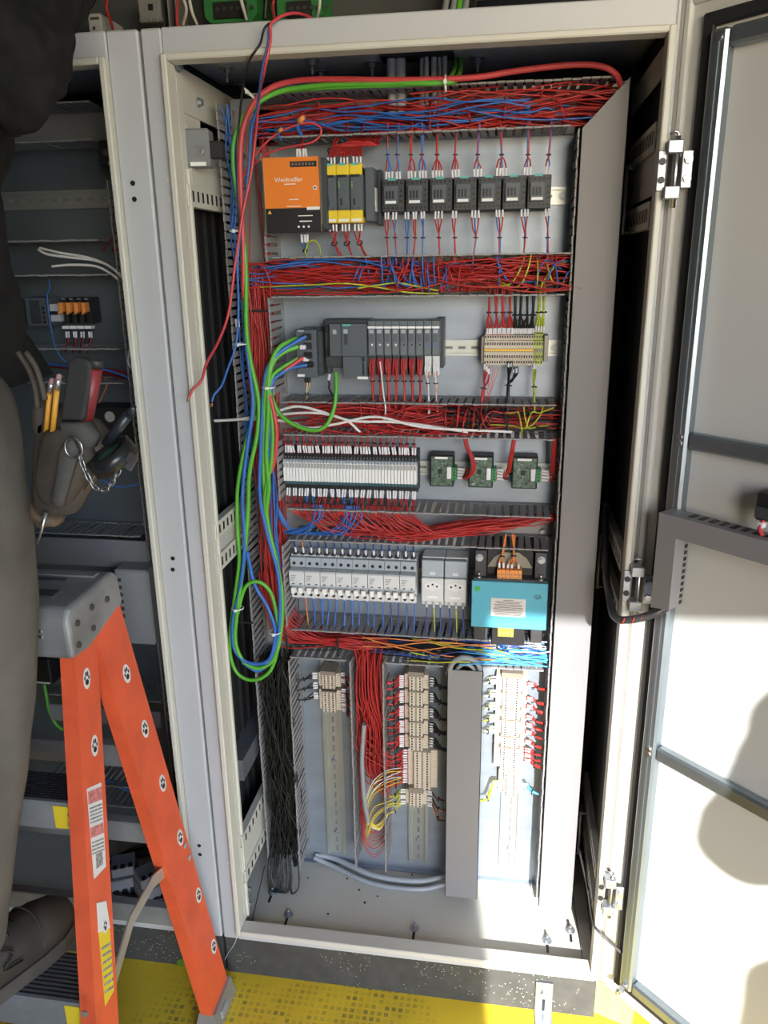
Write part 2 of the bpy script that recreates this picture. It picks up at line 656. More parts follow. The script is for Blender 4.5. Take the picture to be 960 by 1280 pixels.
# right inner frame
punched_rail(CA, 0.785, 0.03, 0.30, 1.665, 1.70, n=14, side=-1)
punched_rail(CA, 0.785, 0.03, 0.30, 1.555, 1.59, n=14, side=-1)
MB().box(0.786, 0.788, 0.03, 0.30, 1.60, 1.66).build('side_web', PAINT_IN, CA)
MB().box(0.784, 0.788, 0.022, 0.34, 1.76, 1.80).build('top_side_rail', PAINT_IN, CA)
punched_rail(CA, 0.785, 0.03, 0.34, 0.99, 1.02, n=14, side=-1, mats=(PAINT_IN, BLACK))
punched_rail(CA, 0.785, 0.03, 0.34, 0.90, 0.93, n=14, side=-1, mats=(PAINT_IN, BLACK))
punched_rail(CA, 0.785, 0.03, 0.34, 0.33, 0.36, n=14, side=-1, mats=(PAINT_IN, BLACK))
punched_rail(CA, 0.785, 0.03, 0.34, 0.24, 0.27, n=14, side=-1, mats=(PAINT_IN, BLACK))
for z in (1.665, 0.985, 0.33):
    b = MB()
    b.cyl((0.772, 0.235, z), (0.772, 0.235, z - 0.115), 0.0035, n=8)
    b.cyl((0.772, 0.235, z - .004), (0.785, 0.235, z - .004), 0.003, n=8)
    b.cyl((0.772, 0.235, z - .11), (0.785, 0.235, z - .11), 0.003, n=8)
    b.build('bracket_rod', ZINC, CA)
# bolts in ceiling and floor
for u, v in ((283, 85), (390, 75), (300, 107), (402, 90), (465, 78), (597, 72)):
    p = atz(u, v, 1.845)
    inst('ceiling_bolt', BOLT_DOWN, CA, (p.x, p.y, 1.846))
slot = MB()
slot.box(-.0026, .0026, -0.022, 0.014, 0.0, 0.0008)
SLOT = slot.mesh('floor_slot', BLACK)
for u, v in ((340, 1117), (360, 1145), (518, 1162), (684, 1178), (713, 1165)):
    p = atz(u, v, ZB + 0.011)
    inst('floor_slot', SLOT, CA, (p.x, p.y - 0.004, ZB + 0.0102))
    inst('floor_bolt', BOLT_UP, CA, (p.x, p.y + 0.004, ZB + 0.0108))
ln = MB()
for (u0, v0), (u1, v1) in (((331, 1082), (314, 1156)), ((716, 1120), (728, 1198))):
    a, b = atz(u0, v0, ZB + .0105), atz(u1, v1, ZB + .0105)
    d = (b - a).normalized()
    s = Vector((-d.y, d.x, 0)) * 0.0009
    ln.add([a - s, a + s, b + s, b - s], [(0, 1, 2, 3)])
ln.build('floor_seam', BLACK, CA)
for u, v in ((548, 1097), (449, 1112), (456, 1128), (385, 1097), (410, 1142), (515, 1093), (472, 1120), (434, 1098)):
    p = atz(u, v, ZB + .011)
    mb = MB()
    mb.cyl((p.x, p.y, ZB + .0101), (p.x, p.y, ZB + .0108), rnd(.0016, .0032), n=8)
    mb.build('floor_speck', BLACK, CA)
for z in (1.64, 1.612, 0.985, 0.957, 0.305, 0.282):
    mb = MB()
    mb.cyl((0.0285, 0.0, z), (0.0285, -0.0012, z), 0.0042, n=12)
    mb.build('blind_rivet', PALE, CA)
for z, y in ((1.812, .05), (1.775, .13), (0.19, 0.05), (0.155, 0.045)):
    inst('frame_screw', SCREW_X, CA, (0.0385 if z > 1 else .046, y, z))
# plate screws that show between the ducts
for u, v in ((694, 145), (432, 133), (303, 196), (304, 232), (450, 660), (678, 664), (498, 170)):
    p = at(u, v, YP)
    inst('plate_screw', SCREW_F, CA, p)
# floor packing under the frame: small pale wire tie hanging out at the corner
tw = MB()
tw.tube(spline([atz(303, 1152, .118), at(297, 1165, -.014), at(294, 1178, -.008), at(285, 1192, -0.004), at(281, 1200, -0.003)], 4),
        0.0006, 4)
tag(tw.build('thin_white_wire', WHITEW), 'hair-thin white wire hanging over the cabinet sill beside the ladder foot', 'wire')

MB().box(.8002, .8115, .004, .010, ZB, ZT).build('hinge_gap_filler', mat('strip_taupe', (.20, .19, .17), .6), CA)  # added filler; its taupe gives the open door gap a dark tone
# hinges (three) between cabinet and door
def hinge(z0, z1):
    h = MB()
    x, y = 0.803, -0.024
    zc = (z0 + z1) / 2
    hh = (z1 - z0)
    h.box(x - .010, x + .011, y - .008, y + .016, z1 - hh * 0.22, z1, c=.0012)
    o = h.build('hinge', ZINC, CA)
    MB().box(x - .010, x + .011, y - .008, y + .016, z0, z0 + hh * 0.22, c=.0012).build('hinge_knuckle', ZINC, o)
    p = MB()
    p.cyl((x + .004, y + .002, z0 - .012), (x + .004, y + .002, z1 + .006), 0.0042, n=10)
    p.tube(spline([(x + .004, y + .002, z1 + .004), (x + .004, y + .002, z1 + .010), (x - .002, y + .002, z1 + .012), (x - .007, y + .004, z1 + .009)], 4), .002, 6)
    p.build('hinge_pin', CHROME, o)
    MB().box(x - .020, x - .008, -.017, -.0132, z0 + hh * .15, z1 - hh * .15, c=.001).build('hinge_leaf', ZINC, o)
    q = MB()
    q.box(x + .011, x + .026, y - .006, y - .002, z0 + hh * .18, z1 - hh * .18, c=.001)
    q.build('hinge_leaf', ZINC, o)
    for zz in (zc - hh * .16, zc + hh * .16):
        s = MB()
        s.cyl((x + .019, y - .006, zz), (x + .019, y - .012, zz), .0055, n=6, smooth=False)
        s.build('hinge_screw', CHROME, o)
        MB().cyl((x - .014, -.0165, zz), (x - .014, -.019, zz), .005, n=10).build('hinge_screw', BLACK, o)


hinge(1.590, 1.668)
hinge(0.940, 1.020)
hinge(0.300, 0.382)

# ---------------- door, swung out 135 degrees
DH = Vector((0.817, -0.004, 0))
DS = Vector((math.cos(R(45)), -math.sin(R(45)), 0))
DN = Vector((-math.sin(R(45)), -math.cos(R(45)), 0))
DM = Matrix(((DS.x, DN.x, 0, DH.x), (DS.y, DN.y, 0, DH.y), (0, 0, 1, 0), (0, 0, 0, 1)))
DW = 0.79
door = MB()
door.box(-0.015, DW, -0.030, -0.026, ZB, ZT, M=DM)                    # outer skin
door.box(-0.015, -0.003, -0.030, 0.003, ZB, ZT, c=.003, M=DM)           # hinge-side flange
door.box(DW - .015, DW, -0.030, 0.003, ZB, ZT, c=.003, M=DM)
door.box(-0.003, DW - .015, -0.030, 0.003, ZB, ZB + .014, c=.003, M=DM)
door.box(-0.003, DW - .015, -0.030, 0.003, ZT - .014, ZT, c=.003, M=DM)
door.box(-0.003, DW, -0.026, -0.004, ZB, ZT, M=DM)                      # inner skin
door_o = door.build('door', DOORP, CA)
gk = MB()
g0, gz0, gz1 = 0.017, ZB + .026, ZT - .030
for s0, s1, a, b in ((g0, g0 + .018, gz0, gz1), (DW - .045, DW - .027, gz0, gz1)):
    gk.box(s0, s1, -.004, .004, a, b, c=.002, M=DM)
gk.box(g0, DW - .027, -.004, .0042, gz0, gz0 + .018, c=.002, M=DM)
gk.box(g0, DW - .027, -.004, .0042, gz1 - .018, gz1, c=.002, M=DM)
gk.build('gasket', RUBBER, door_o)
T0, T1 = 0.039, 0.066
TUBE = mat('zinc_tube', (0.30, 0.345, 0.375), 0.42, 0.9, var=0.08, scale=6)
for s0, s1 in ((T0, T1), (DW - .078, DW - .051)):
    mb = MB().box(s0, s1, -.004, .018, ZB + .048, ZT - .056, c=.004, M=DM)
    mb.box(s0 + .011, s0 + .016, .018, .0195, ZB + .06, ZT - .07, M=DM)
    mb.build('stiffener_tube', TUBE, door_o)
for z0, z1 in ((ZB + .048, ZB + .072), (0.674, 0.700), (1.228, 1.253), (ZT - .080, ZT - .056)):
    MB().box(T1, DW - .078, -.004, .016, z0, z1, c=.004, M=DM).build('stiffener_tube', TUBE, door_o)
for z in (ZT - .068, 1.246, 1.236, .692, .682, ZB + .06):
    s = MB()
    a = DM @ Vector((T0 + .016, .017, z))
    s.cyl(a, a + DN * .004, .0048, n=10)
    s.build('tube_screw', CHROME, door_o)
# L-shaped wiring duct on the door with small square openings
dd = thing('door_wiring_duct', 'grey mitred wiring duct fixed in an L on the open door', 'cable duct', DM @ Vector((.075, 0, .98)))
L = MB()
poly = [(.056, .972), (.089, .978), (.089, 1.098), (.62, 1.098), (.62, 1.132), (.056, 1.132)]
L.prism([DM @ Vector((s, .017, z)) for s, z in poly], DN * .038)
L.build('duct_cover', COVER, dd)
hs = MB()
hs.box(-.003, .003, -.0005, .0008, -.003, .003)
for k in range(11):
    mb = MB().box(.0885, .0898, .022, .029, .985 + k * .0105 - .003, .985 + k * .0105 + .003, M=DM)
    mb.build('duct_slot', BLACK, dd)
for k in range(30):
    s = .10 + k * .017
    MB().box(s - .004, s + .004, .022, .040, 1.1315, 1.1328, M=DM).build('duct_slot', BLACK, dd)
# cable from cabinet to door
cb = MB()
pth = [Vector((.772, .20, 1.05)), at(757, 712, .12), at(762, 745, .03), at(768, 770, -.02), at(785, 775, -.05), at(815, 768, -.06),
       at(840, 755, -.06), DM @ Vector((.077, .036, .985))]
cb.tube(spline(pth, 6), .0068, 10)
c1 = tag(cb.build('door_cable', mat('cable_sheath', (.035, .033, .034), .35, var=.1)), 'thick black cable looping from the cabinet to the door duct', 'cable')
for u, v in ((778, 775), (790, 774), (801, 771)):
    p = at(u, v, -.058)
    MB().tube([p + Vector((-.0012, -.0045, -.005)), p + Vector((.001, -.0055, 0)), p + Vector((.003, -.0035, .005))], .0009, 5).build('red_mark', RED, c1)
# thin earth cable at the door bottom
cb = MB()
pth = [at(724, 1060, .16), at(728, 1078, .11), at(735, 1112, .06), at(741, 1150, .012), at(747, 1163, -.024), at(765, 1180, -.032), at(781, 1195, -.03), at(791, 1207, -.04)]
cb.tube(spline(pth, 5), .0028, 8)
e1 = tag(cb.build('earth_cable', mat('braided_sleeve', (.07, .07, .07), .4, var=.3, scale=80)), 'thin dark cable running from cabinet floor to the lower door corner', 'cable')
p = at(790, 1209, -.042)
MB().box(p.x - .004, p.x + .005, p.y - .004, p.y + .004, p.z - .016, p.z + .002, c=.001).build('cable_shoe', TERMYE, e1)
q = DM @ Vector((T0 + .012, .022, ZB + .052))
st = MB()
st.cyl(q, q + DN * .012, .007, n=6, smooth=False)
st.cyl(q + DN * .012, q + DN * .018, .0035, n=8)
st.build('stud_nut', CHROME, e1)
# contact block on the door
cbk = thing('contact_block', 'black switch contact block on the door at the picture edge', 'switch', DM @ Vector((.205, .0, 1.17)))
k0 = MB()
k0.box(.200, .232, -.002, .045, 1.155, 1.195, c=.003, M=DM)
k0.build('block_body', BLACK, cbk)
MB().box(.203, .226, .045, .050, 1.160, 1.176, c=.001, M=DM).build('terminal_cover', CHAR, cbk)
for zz in (1.163, 1.185):
    MB().box(.197, .203, .012, .03, zz - .003, zz + .003, c=.001, M=DM).build('contact_clip', ZINC, cbk)
MB().tube(spline([DM @ Vector(p) for p in ((.214, .04, 1.158), (.212, .046, 1.146), (.213, .04, 1.134))], 4), .0035, 6).build('wire', PINKRED, cbk)
MB().box(.209, .216, .038, .048, 1.146, 1.154, M=DM).build('wire_marker', MARK, cbk)

# floor bracket in front of the plinth and the wooden block under the door
fb = thing('floor_bracket', 'small pale steel angle bracket bolted to plinth front', 'bracket', (at(680, 1262, 0).x, 0.0, 0.02))
a, b = at(670, 1230, -.003), at(692, 1230, -.003)
MB().box(a.x, b.x, -.0005, .005, .0, a.z, c=.001).build('bracket_plate', ZINC, fb)
MB().box(a.x, b.x, -.040, -.0005, .0, .004, c=.001).build('bracket_foot', ZINC, fb)
MB().cyl(((a.x + b.x) / 2, -.0005, .055), ((a.x + b.x) / 2, -.007, .055), .0075, n=6, smooth=False).build('bracket_bolt', ZINC, fb)
MB().box((a.x + b.x) / 2 - .003, (a.x + b.x) / 2 + .003, -.0015, 0, .008, .038).build('bracket_slot', BLACK, fb)
wb = thing('timber_block', 'pale timber block standing beside the plinth under the door', 'timber', (0.85, 0.10, 0))
M = Matrix.Translation((0.857, 0.08, 0)) @ Matrix.Rotation(R(-20), 4, 'Z')
WOOD = mat('pine_wood', (.62, .40, .16), .6, var=.15, scale=5, stretch=(12, 12, 1))
MB().box(-.035, .045, -.08, .08, .0, .085, c=.002, M=M).build('block', WOOD, wb)
rb = MB().box(.935, .975, .02, .15, 0, .07, c=.003)
tag(rb.build('red_crate', mat('red_crate', (.45, .07, .03), .5)), 'small red plastic box on the floor under the door', 'box')

# ---------------- neighbour cabinet on the left
CB = thing('neighbour_cabinet', 'dim grey control cabinet behind the ladder and the worker', 'cabinet', (-0.4, 0.15, 0))
BO1 = at(136, 90, 0).x
cabinet_shell(CB, -0.80, -0.002, -0.764, BO1, True, True, True)
BSH = mat('shaded_plate_steel', (0.15, 0.175, 0.195), 0.45, 0.5, var=.1, scale=7)  # darker than the main plate; this cabinet's shade is in the colour
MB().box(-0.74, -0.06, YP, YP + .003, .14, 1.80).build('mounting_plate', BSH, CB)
MB().box(-.005, -.003, .022, .355, ZB + .01, ZT - .01).build('side_dark_sheet', DARK, CB)  # added black sheet; this side is open and only unlit
for u, v in ((166, 229), (168, 249), (216, 698), (216, 712), (249, 1057), (250, 1068)):
    inst('drilled_hole', HOLE_F, CB, at(u, v, -0.0003))
# ================================================================== WIRING DUCTS
PITCH = 0.0152
fm = MB()   # finger of a horizontal wall: local x along the duct, local y into the cabinet
fm.box(-.0050, .0050, .006, .082, -.0009, .0009)
fm.box(-.0071, .0071, 0, .007, -.0016, .0016, c=.0006)
FINGER_H = fm.mesh('finger', DUCT)
fv = MB()
fv.box(-.0009, .0009, .006, .082, -.0050, .0050)
fv.box(-.0016, .0016, 0, .007, -.0071, .0071, c=.0006)
FINGER_V = fv.mesh('finger', DUCT)


def wall_h(duct, x0, x1, z, skip=(), yd=YD, yp=YP, sag=0.0):
    n = int((x1 - x0) / PITCH)
    for k in range(n):
        if k in skip:
            continue
        x = x0 + (k + .5) * PITCH
        o = inst('finger', FINGER_H, duct, (x, yd + rnd(-.0006, .0006), z + rnd(-.0006, .0006)))
        o.rotation_euler = (rnd(-.012, .012), 0, rnd(-.03, .03))
        if yp - yd != YP - YD:
            o.scale.y = (yp - yd) / (YP - YD)
    MB().box(x0, x1, yp - .018, yp - .002, z - .001, z + .001).build('duct_side', DUCT, duct)


def wall_v(duct, x, z0, z1, skip=(), yd=YD, yp=YP, x_bottom=None):
    n = int((z1 - z0) / PITCH)
    for k in range(n):
        if k in skip:
            continue
        z = z1 - (k + .5) * PITCH
        o = inst('finger', FINGER_V, duct, (x + rnd(-.0006, .0006), yd + rnd(-.0006, .0006), z))
        o.rotation_euler = (rnd(-.03, .03), 0, rnd(-.012, .012))
    MB().box(x - .001, x + .001, yp - .018, yp - .002, z0, z1).build('duct_side', DUCT, duct)


def duct_thing(label, x, z):
    return thing('wiring_duct', label, 'cable duct', (x, YP, z), 'slotted wiring ducts in the open cabinet')


XL, XM, XR = 0.062, 0.137, 0.680
D1 = duct_thing('topmost horizontal slotted grey wiring duct above the orange power supply', .42, 1.75)
wall_h(D1, .118, .748, 1.788)
wall_h(D1, .150, .678, 1.719)
MB().box(.10, .745, YP - .002, YP, 1.719, 1.788).build('duct_base', DUCT, D1)
D2 = duct_thing('horizontal slotted wiring duct directly below the row of contactors', .42, 1.485)
wall_h(D2, .148, .680, 1.520)
wall_h(D2, .140, .680, 1.451)
MB().box(.137, .68, YP - .002, YP, 1.451, 1.520).build('duct_base', DUCT, D2)
D3 = duct_thing('horizontal slotted wiring duct between the controller and the relay row', .42, 1.22)
wall_h(D3, .150, .680, 1.257)
wall_h(D3, .150, .680, 1.193)
MB().box(.137, .68, YP - .002, YP, 1.193, 1.257).build('duct_base', DUCT, D3)
D4 = duct_thing('horizontal slotted wiring duct between the relay row and the circuit breakers', .42, 1.01)
wall_h(D4, .152, .676, 1.043)
wall_h(D4, .150, .676, .977)
MB().box(.137, .68, YP - .002, YP, .977, 1.043).build('duct_base', DUCT, D4)
D5 = duct_thing('lowest horizontal slotted wiring duct below the circuit breakers and transformer', .42, .745)
wall_h(D5, .146, .676, .778)
wall_h(D5, .140, .270, .714)
wall_h(D5, .345, .474, .714)
wall_h(D5, .548, .680, .718)
MB().box(.137, .68, YP - .002, YP, .714, .778).build('duct_base', DUCT, D5)
VL = duct_thing('left vertical slotted wiring duct holding the long red wire bundle', .10, .9)
wall_v(VL, XL, .15, 1.78)
MB().box(XL, XM, YP - .002, YP, .15, 1.78).build('duct_base', DUCT, VL)
for a, b in ((1.512, 1.695), (1.262, 1.451), (1.046, 1.180), (.775, .965), (.150, .705)):
    wall_v(VL, XM, a, b)
VR = duct_thing('right vertical wiring duct under the long plain grey cover', .72, .9)
wall_v(VR, XR, .14, 1.715)
MB().box(XR, .757, YP - .002, YP, .14, 1.78).build('duct_base', DUCT, VR)
cv = MB()
cy0, cy1 = .149, .1515
polyc = [(.684, .137), (.757, .137), (.757, 1.787), (.684, 1.712)]
cv.prism([(x, cy0, z) for x, z in polyc], (0, cy1 - cy0, 0))
cv.box(.7555, .757, cy0, .17, .137, 1.786)
cv.box(.684, .6855, cy0, .158, .137, 1.712)
cv.build('duct_cover', COVER, VR)
MB().box(.7545, .7565, .17, YP, .14, 1.78).build('duct_side', DUCT, VR)
VM = duct_thing('narrow vertical wiring duct full of red wires below the breakers', .305, .45)
wall_v(VM, .270, .165, .712)
wall_v(VM, .340, .165, .712)
MB().box(.27, .34, YP - .002, YP, .165, .714).build('duct_base', DUCT, VM)
VC = duct_thing('short vertical wiring duct closed by a plain grey cover, lower middle', .511, .42)
c = MB()
c.box(.475, .548, .149, .1515, .137, .710)
c.box(.475, .4765, .149, .158, .137, .710)
c.box(.5465, .548, .149, .158, .137, .710)
c.build('duct_cover', COVER, VC)
for x in (.478, .545):
    MB().box(x - .001, x + .001, .154, YP - .001, .14, .706).build('duct_side', DUCT, VC)
MB().box(.478, .545, YP - .002, YP, .14, .706).build('duct_base', DUCT, VC)


# ================================================================== DIN RAILS
SLOTG = mat('slot_grey', (.17, .18, .18), .6)


def rail_h(x0, x1, z, label, yb=YP, h=.0295):
    t = thing('din_rail', label, 'rail', ((x0 + x1) / 2, yb, z))
    m = MB()
    m.box(x0, x1, yb - .001, yb, z - h * .36, z + h * .36)
    for s in (-1, 1):
        m.box(x0, x1, yb - .0075, yb, z + s * h * .36 - .0007, z + s * h * .36 + .0007)
        a, b = sorted((z + s * h * .36, z + s * h * .5))
        m.box(x0, x1, yb - .0080, yb - .0065, a, b)
    m.build('rail_profile', RAILM, t)
    k = MB()
    n = max(1, int((x1 - x0) / .025))
    for i in range(n):
        xx = x0 + (i + .5) * (x1 - x0) / n
        k.box(xx - .007, xx + .007, yb - .0014, yb - .0009, z - .0025, z + .0025)
    k.build('rail_slots', SLOTG, t)
    inst('rail_screw', SCREW_F, t, (x1 - .012, yb - .001, z))
    return t


def rail_v(z0, z1, x, label, w=.046, yb=YP):
    t = thing('din_rail', label, 'rail', (x, yb, (z0 + z1) / 2))
    m = MB()
    m.box(x - w * .34, x + w * .34, yb - .001, yb, z0, z1)
    for s in (-1, 1):
        m.box(x + s * w * .34 - .0007, x + s * w * .34 + .0007, yb - .0075, yb, z0, z1)
        a, b = sorted((x + s * w * .34, x + s * w * .5))
        m.box(a, b, yb - .0080, yb - .0065, z0, z1)
    m.build('rail_profile', RAILM, t)
    k = MB()
    n = int((z1 - z0) / .025)
    for i in range(n):
        zz = z0 + (i + .5) * (z1 - z0) / n
        k.box(x - .0025, x + .0025, yb - .0014, yb - .0009, zz - .008, zz + .008)
    k.build('rail_slots', SLOTG, t)
    for zz in (z0 + .06, z0 + .26):
        inst('rail_screw', SCREW_F, t, (x, yb - .001, zz))
    return t


rail_h(.15, .677, 1.619, 'steel mounting rail behind the contactor row')
rail_h(.15, .677, 1.351, 'steel mounting rail behind the controller')
rail_h(.15, .677, 1.112, 'steel mounting rail behind the relay row')
rail_h(.15, .53, .880, 'steel mounting rail behind the circuit breakers')
rail_v(.140, .70, .206, 'mostly bare vertical steel rail at lower left')
rail_v(.140, .70, .404, 'vertical steel rail carrying the middle terminal column')
rail_v(.140, .70, .617, 'sunlit vertical steel rail beside the long grey cover')


# ================================================================== LOOSE WIRING
def strands(paths, r, n=5):
    mb = MB()
    for p in paths:
        mb.tube(p, r * rnd(.9, 1.1), n, caps=False)
    return mb


def bulk(name, label, m, paths, r=.0014, cat='wires', n=5):
    o = strands(paths, r, n).build(name, m, fix=False)
    return tag(o, label, cat, kind='stuff')


def run_h(n, x0, x1, z0, z1, y0=.168, y1=.236, amp=.010, part=0.35, loop=0.0):
    """strands lying along a horizontal duct"""
    out = []
    for i in range(n):
        a, b = x0, x1
        if random.random() < part:
            a = rnd(x0, x0 + (x1 - x0) * .6)
        if random.random() < part:
            b = rnd(max(a + .08, x0 + (x1 - x0) * .4), x1)
        zc, yc = rnd(z0, z1), rnd(y0, y1)
        k = max(4, int((b - a) / .05))
        pts = []
        ph, ph2 = rnd(0, 6), rnd(0, 6)
        fr, fr2 = rnd(8, 22), rnd(6, 16)
        for j in range(k + 1):
            x = a + (b - a) * j / k
            z = zc + amp * math.sin(fr * x + ph) + rnd(-.004, .004)
            y = yc + .014 * math.sin(fr2 * x + ph2) + rnd(-.003, .003)
            z = min(max(z, z0 - .004), z1 + .004)
            pts.append(Vector((x, min(max(y, y0 - .012), YP - .006), z)))
        out.append(spline(pts, 3))
    return out


def run_v(n, x0, x1, z0, z1, y0=.165, y1=.236, amp=.004):
    out = []
    for i in range(n):
        xc, yc = rnd(x0, x1), rnd(y0, y1)
        k = max(4, int((z1 - z0) / .07))
        ph, fr = rnd(0, 6), rnd(4, 12)
        pts = [Vector((xc + amp * math.sin(fr * j / k * 3 + ph) + rnd(-.002, .002), yc + rnd(-.004, .004),
                       z1 + (z0 - z1) * j / k)) for j in range(k + 1)]
        out.append(spline(pts, 3))
    return out


def loops(n, x0, x1, z0, z1, y0=.15, y1=.2, rmin=.012, rmax=.03):
    out = []
    for i in range(n):
        cx, rr = rnd(x0, x1), rnd(rmin, rmax)
        zt, zb = (z1, z0) if random.random() < .5 else (z0, z1)
        d = rnd(-1, 1)
        y = rnd(y0, y1)
        pts = [Vector((cx, YD + rnd(0, .05), zt)), Vector((cx + d * rr * .4, y, zt + (zb - zt) * .35)),
               Vector((cx + d * rr * 1.4, y + .01, zt + (zb - zt) * .75)), Vector((cx + d * rr * 3, y + .02, zb + (zt - zb) * rnd(.1, .3))),
               Vector((cx + d * rr * 6, y + .03, zb + (zt - zb) * rnd(.15, .5)))]
        out.append(spline([Vector((min(max(p.x, .13), .70), p.y, p.z)) for p in pts], 4))
    return out


bulk('red_wires', 'tangle of thin red wires in the topmost duct', RED,
     run_h(34, .13, .735, 1.726, 1.775, amp=.012) + run_h(14, .40, .745, 1.728, 1.782, y0=.158, y1=.2, amp=.014) + loops(16, .2, .66, 1.722, 1.775))
bulk('blue_wires', 'blue wires mixed into the red tangle in the topmost duct', BLUE,
     run_h(13, .12, .60, 1.728, 1.765, y0=.155, y1=.2, amp=.010) + run_h(3, .5, .72, 1.735, 1.76, y0=.155, y1=.18))
bulk('red_wires', 'thick mass of thin red wires in the duct below the contactors', RED,
     run_h(30, .14, .70, 1.462, 1.508, amp=.012) + run_h(26, .10, .34, 1.458, 1.512, y0=.155, y1=.2, amp=.008, part=.2)
     + run_h(16, .45, .70, 1.460, 1.512, y0=.155, y1=.19, amp=.016) + loops(30, .3, .66, 1.458, 1.516, y0=.148))
bulk('blue_wires', 'curling blue wires in the duct below the contactors', BLUE,
     run_h(9, .10, .36, 1.470, 1.512, y0=.152, y1=.18, amp=.010) + loops(22, .30, .47, 1.457, 1.518, y0=.146, y1=.17, rmin=.006, rmax=.02)
     + loops(7, .54, .68, 1.458, 1.516, y0=.146, y1=.17))
bulk('yellow_green_wires', 'few yellow and green wires at the right of the duct below the contactors', YGW,
     loops(7, .59, .69, 1.455, 1.518, y0=.146, y1=.165) + run_h(2, .12, .45, 1.458, 1.47, y0=.155, y1=.17))
bulk('black_wires', 'dark wires behind the red ones in the duct below the contactors', BLACKW, run_h(16, .50, .69, 1.460, 1.505, y0=.2, y1=.236))
bulk('red_wires', 'looping red wires in the duct below the controller', RED,
     run_h(26, .15, .69, 1.200, 1.245, y0=.175, amp=.010) + run_h(22, .20, .46, 1.198, 1.250, y0=.158, y1=.19, amp=.018)
     + loops(18, .30, .62, 1.198, 1.256, y0=.146))
bulk('black_wires', 'black wires curving through the duct below the controller', BLACKW,
     run_h(18, .42, .69, 1.200, 1.246, y0=.18, y1=.236) + loops(10, .50, .62, 1.198, 1.256, y0=.15, y1=.18))
bulk('yellow_green_wires', 'two yellow and green earth wires in the duct below the controller', YGW, loops(4, .60, .66, 1.198, 1.256, y0=.148, y1=.16))

# duct 4: wires fall out of the relays, then sweep right in one bundle
pp = []
for i in range(62):
    x = .155 + (i / 61) * .245 + rnd(-.003, .003)
    dx = rnd(.05, .09)
    zb = rnd(.984, 1.004)
    x_end = rnd(.60, .67)
    y = rnd(.158, .20)
    pts = [Vector((x, .17, 1.05)), Vector((x + .004, .160, 1.036)), Vector((x + dx * .45, y - .008, 1.014)), Vector((x + dx, y, zb))]
    xx = x + dx
    while xx < x_end - .06:
        xx += .06
        f = (xx - .15) / .5
        pts.append(Vector((xx, y + rnd(-.006, .006), zb + rnd(-.004, .004) + max(0, f - .55) * .09)))
    pts.append(Vector((x_end + .03, .20, 1.030)))
    pp.append(spline(pts, 3))
bulk('red_wires', 'red wires sweeping in a sagging bundle under the relay row', RED, pp)
pp = []
for i in range(18):
    x = random.choice((.205, .215, .225, .275, .285, .295)) + rnd(-.006, .006)
    d = rnd(-.07, -.02)
    y = rnd(.152, .165)
    pp.append(spline([Vector((x, .165, 1.05)), Vector((x + rnd(-.004, .01), y, 1.03)), Vector((x + d * .3, y, 1.005)), Vector((x + d, y + .005, .990)),
                      Vector((.155, .165, .992 + rnd(-.003, .006))), Vector((.125, .170, 1.03 + rnd(-.01, .02))), Vector((.108, .18, 1.12))], 4))
bulk('blue_wires', 'blue wires curving out of the relay row towards the left duct', BLUE, pp)

# left vertical duct
bulk('red_wires', 'long straight red wire bundle in the left vertical duct', RED,
     run_v(46, .078, .126, .86, 1.50, y0=.160, y1=.232) + run_v(8, .085, .13, 1.45, 1.76, y0=.18))
pp = []
for i in range(64):
    x = rnd(.080, .126)
    y = rnd(.158, .225)
    d = (x - .08) / .046
    zc = .785 - (1 - d) * .03 + rnd(-.006, .006)
    xe = rnd(.30, .35)
    pp.append(spline([Vector((x, y, .90)), Vector((x + .002, y, .845)), Vector((x + .012 + .012 * (1 - d), y, zc + .012)),
                      Vector((x + .045, y - .002, zc - .018 + rnd(-.004, .004))), Vector((.20, y, .752 + (zc - .78) * .5)),
                      Vector((.26, y, .748 + rnd(-.012, .012))), Vector((xe, y + .01, .742 + rnd(-.016, .012)))], 4))
bulk('red_wires', 'fat red bundle bending out of the left duct below the breakers', RED, pp)
bulk('blue_wires', 'blue wires running beside the red bundle in the left vertical duct', BLUE, run_v(5, .118, .130, .80, 1.15, y0=.155, y1=.17) + run_v(5, .066, .076, 1.1, 1.78, y0=.16, y1=.2))
# duct 5
bulk('dark_blue_wires', 'dark blue wires filling the lowest horizontal duct', NAVY, run_h(26, .32, .66, .724, .768, y0=.158, amp=.012))
bulk('black_wires', 'black wires lying along the lowest horizontal duct', BLACKW, run_h(26, .15, .56, .722, .745, y0=.16, amp=.006))
bulk('orange_wires', 'few orange and yellow wires crossing the lowest horizontal duct', ORW, run_h(5, .30, .57, .745, .770, y0=.152, y1=.165, amp=.010))
bulk('yellow_green_wires', 'yellow and green earth wires in the lowest horizontal duct', YGW, run_h(5, .40, .60, .735, .765, y0=.150, y1=.165, amp=.012))
bulk('light_blue_wires', 'sunlit light blue wires under the turquoise transformer', SKYBLUE, run_h(26, .50, .675, .728, .752, y0=.152, y1=.20, amp=.006, part=.2))
bulk('white_wires', 'sunlit pale wires under the turquoise transformer', WHITEW, run_h(5, .56, .675, .752, .768, y0=.16, y1=.2, amp=.004))
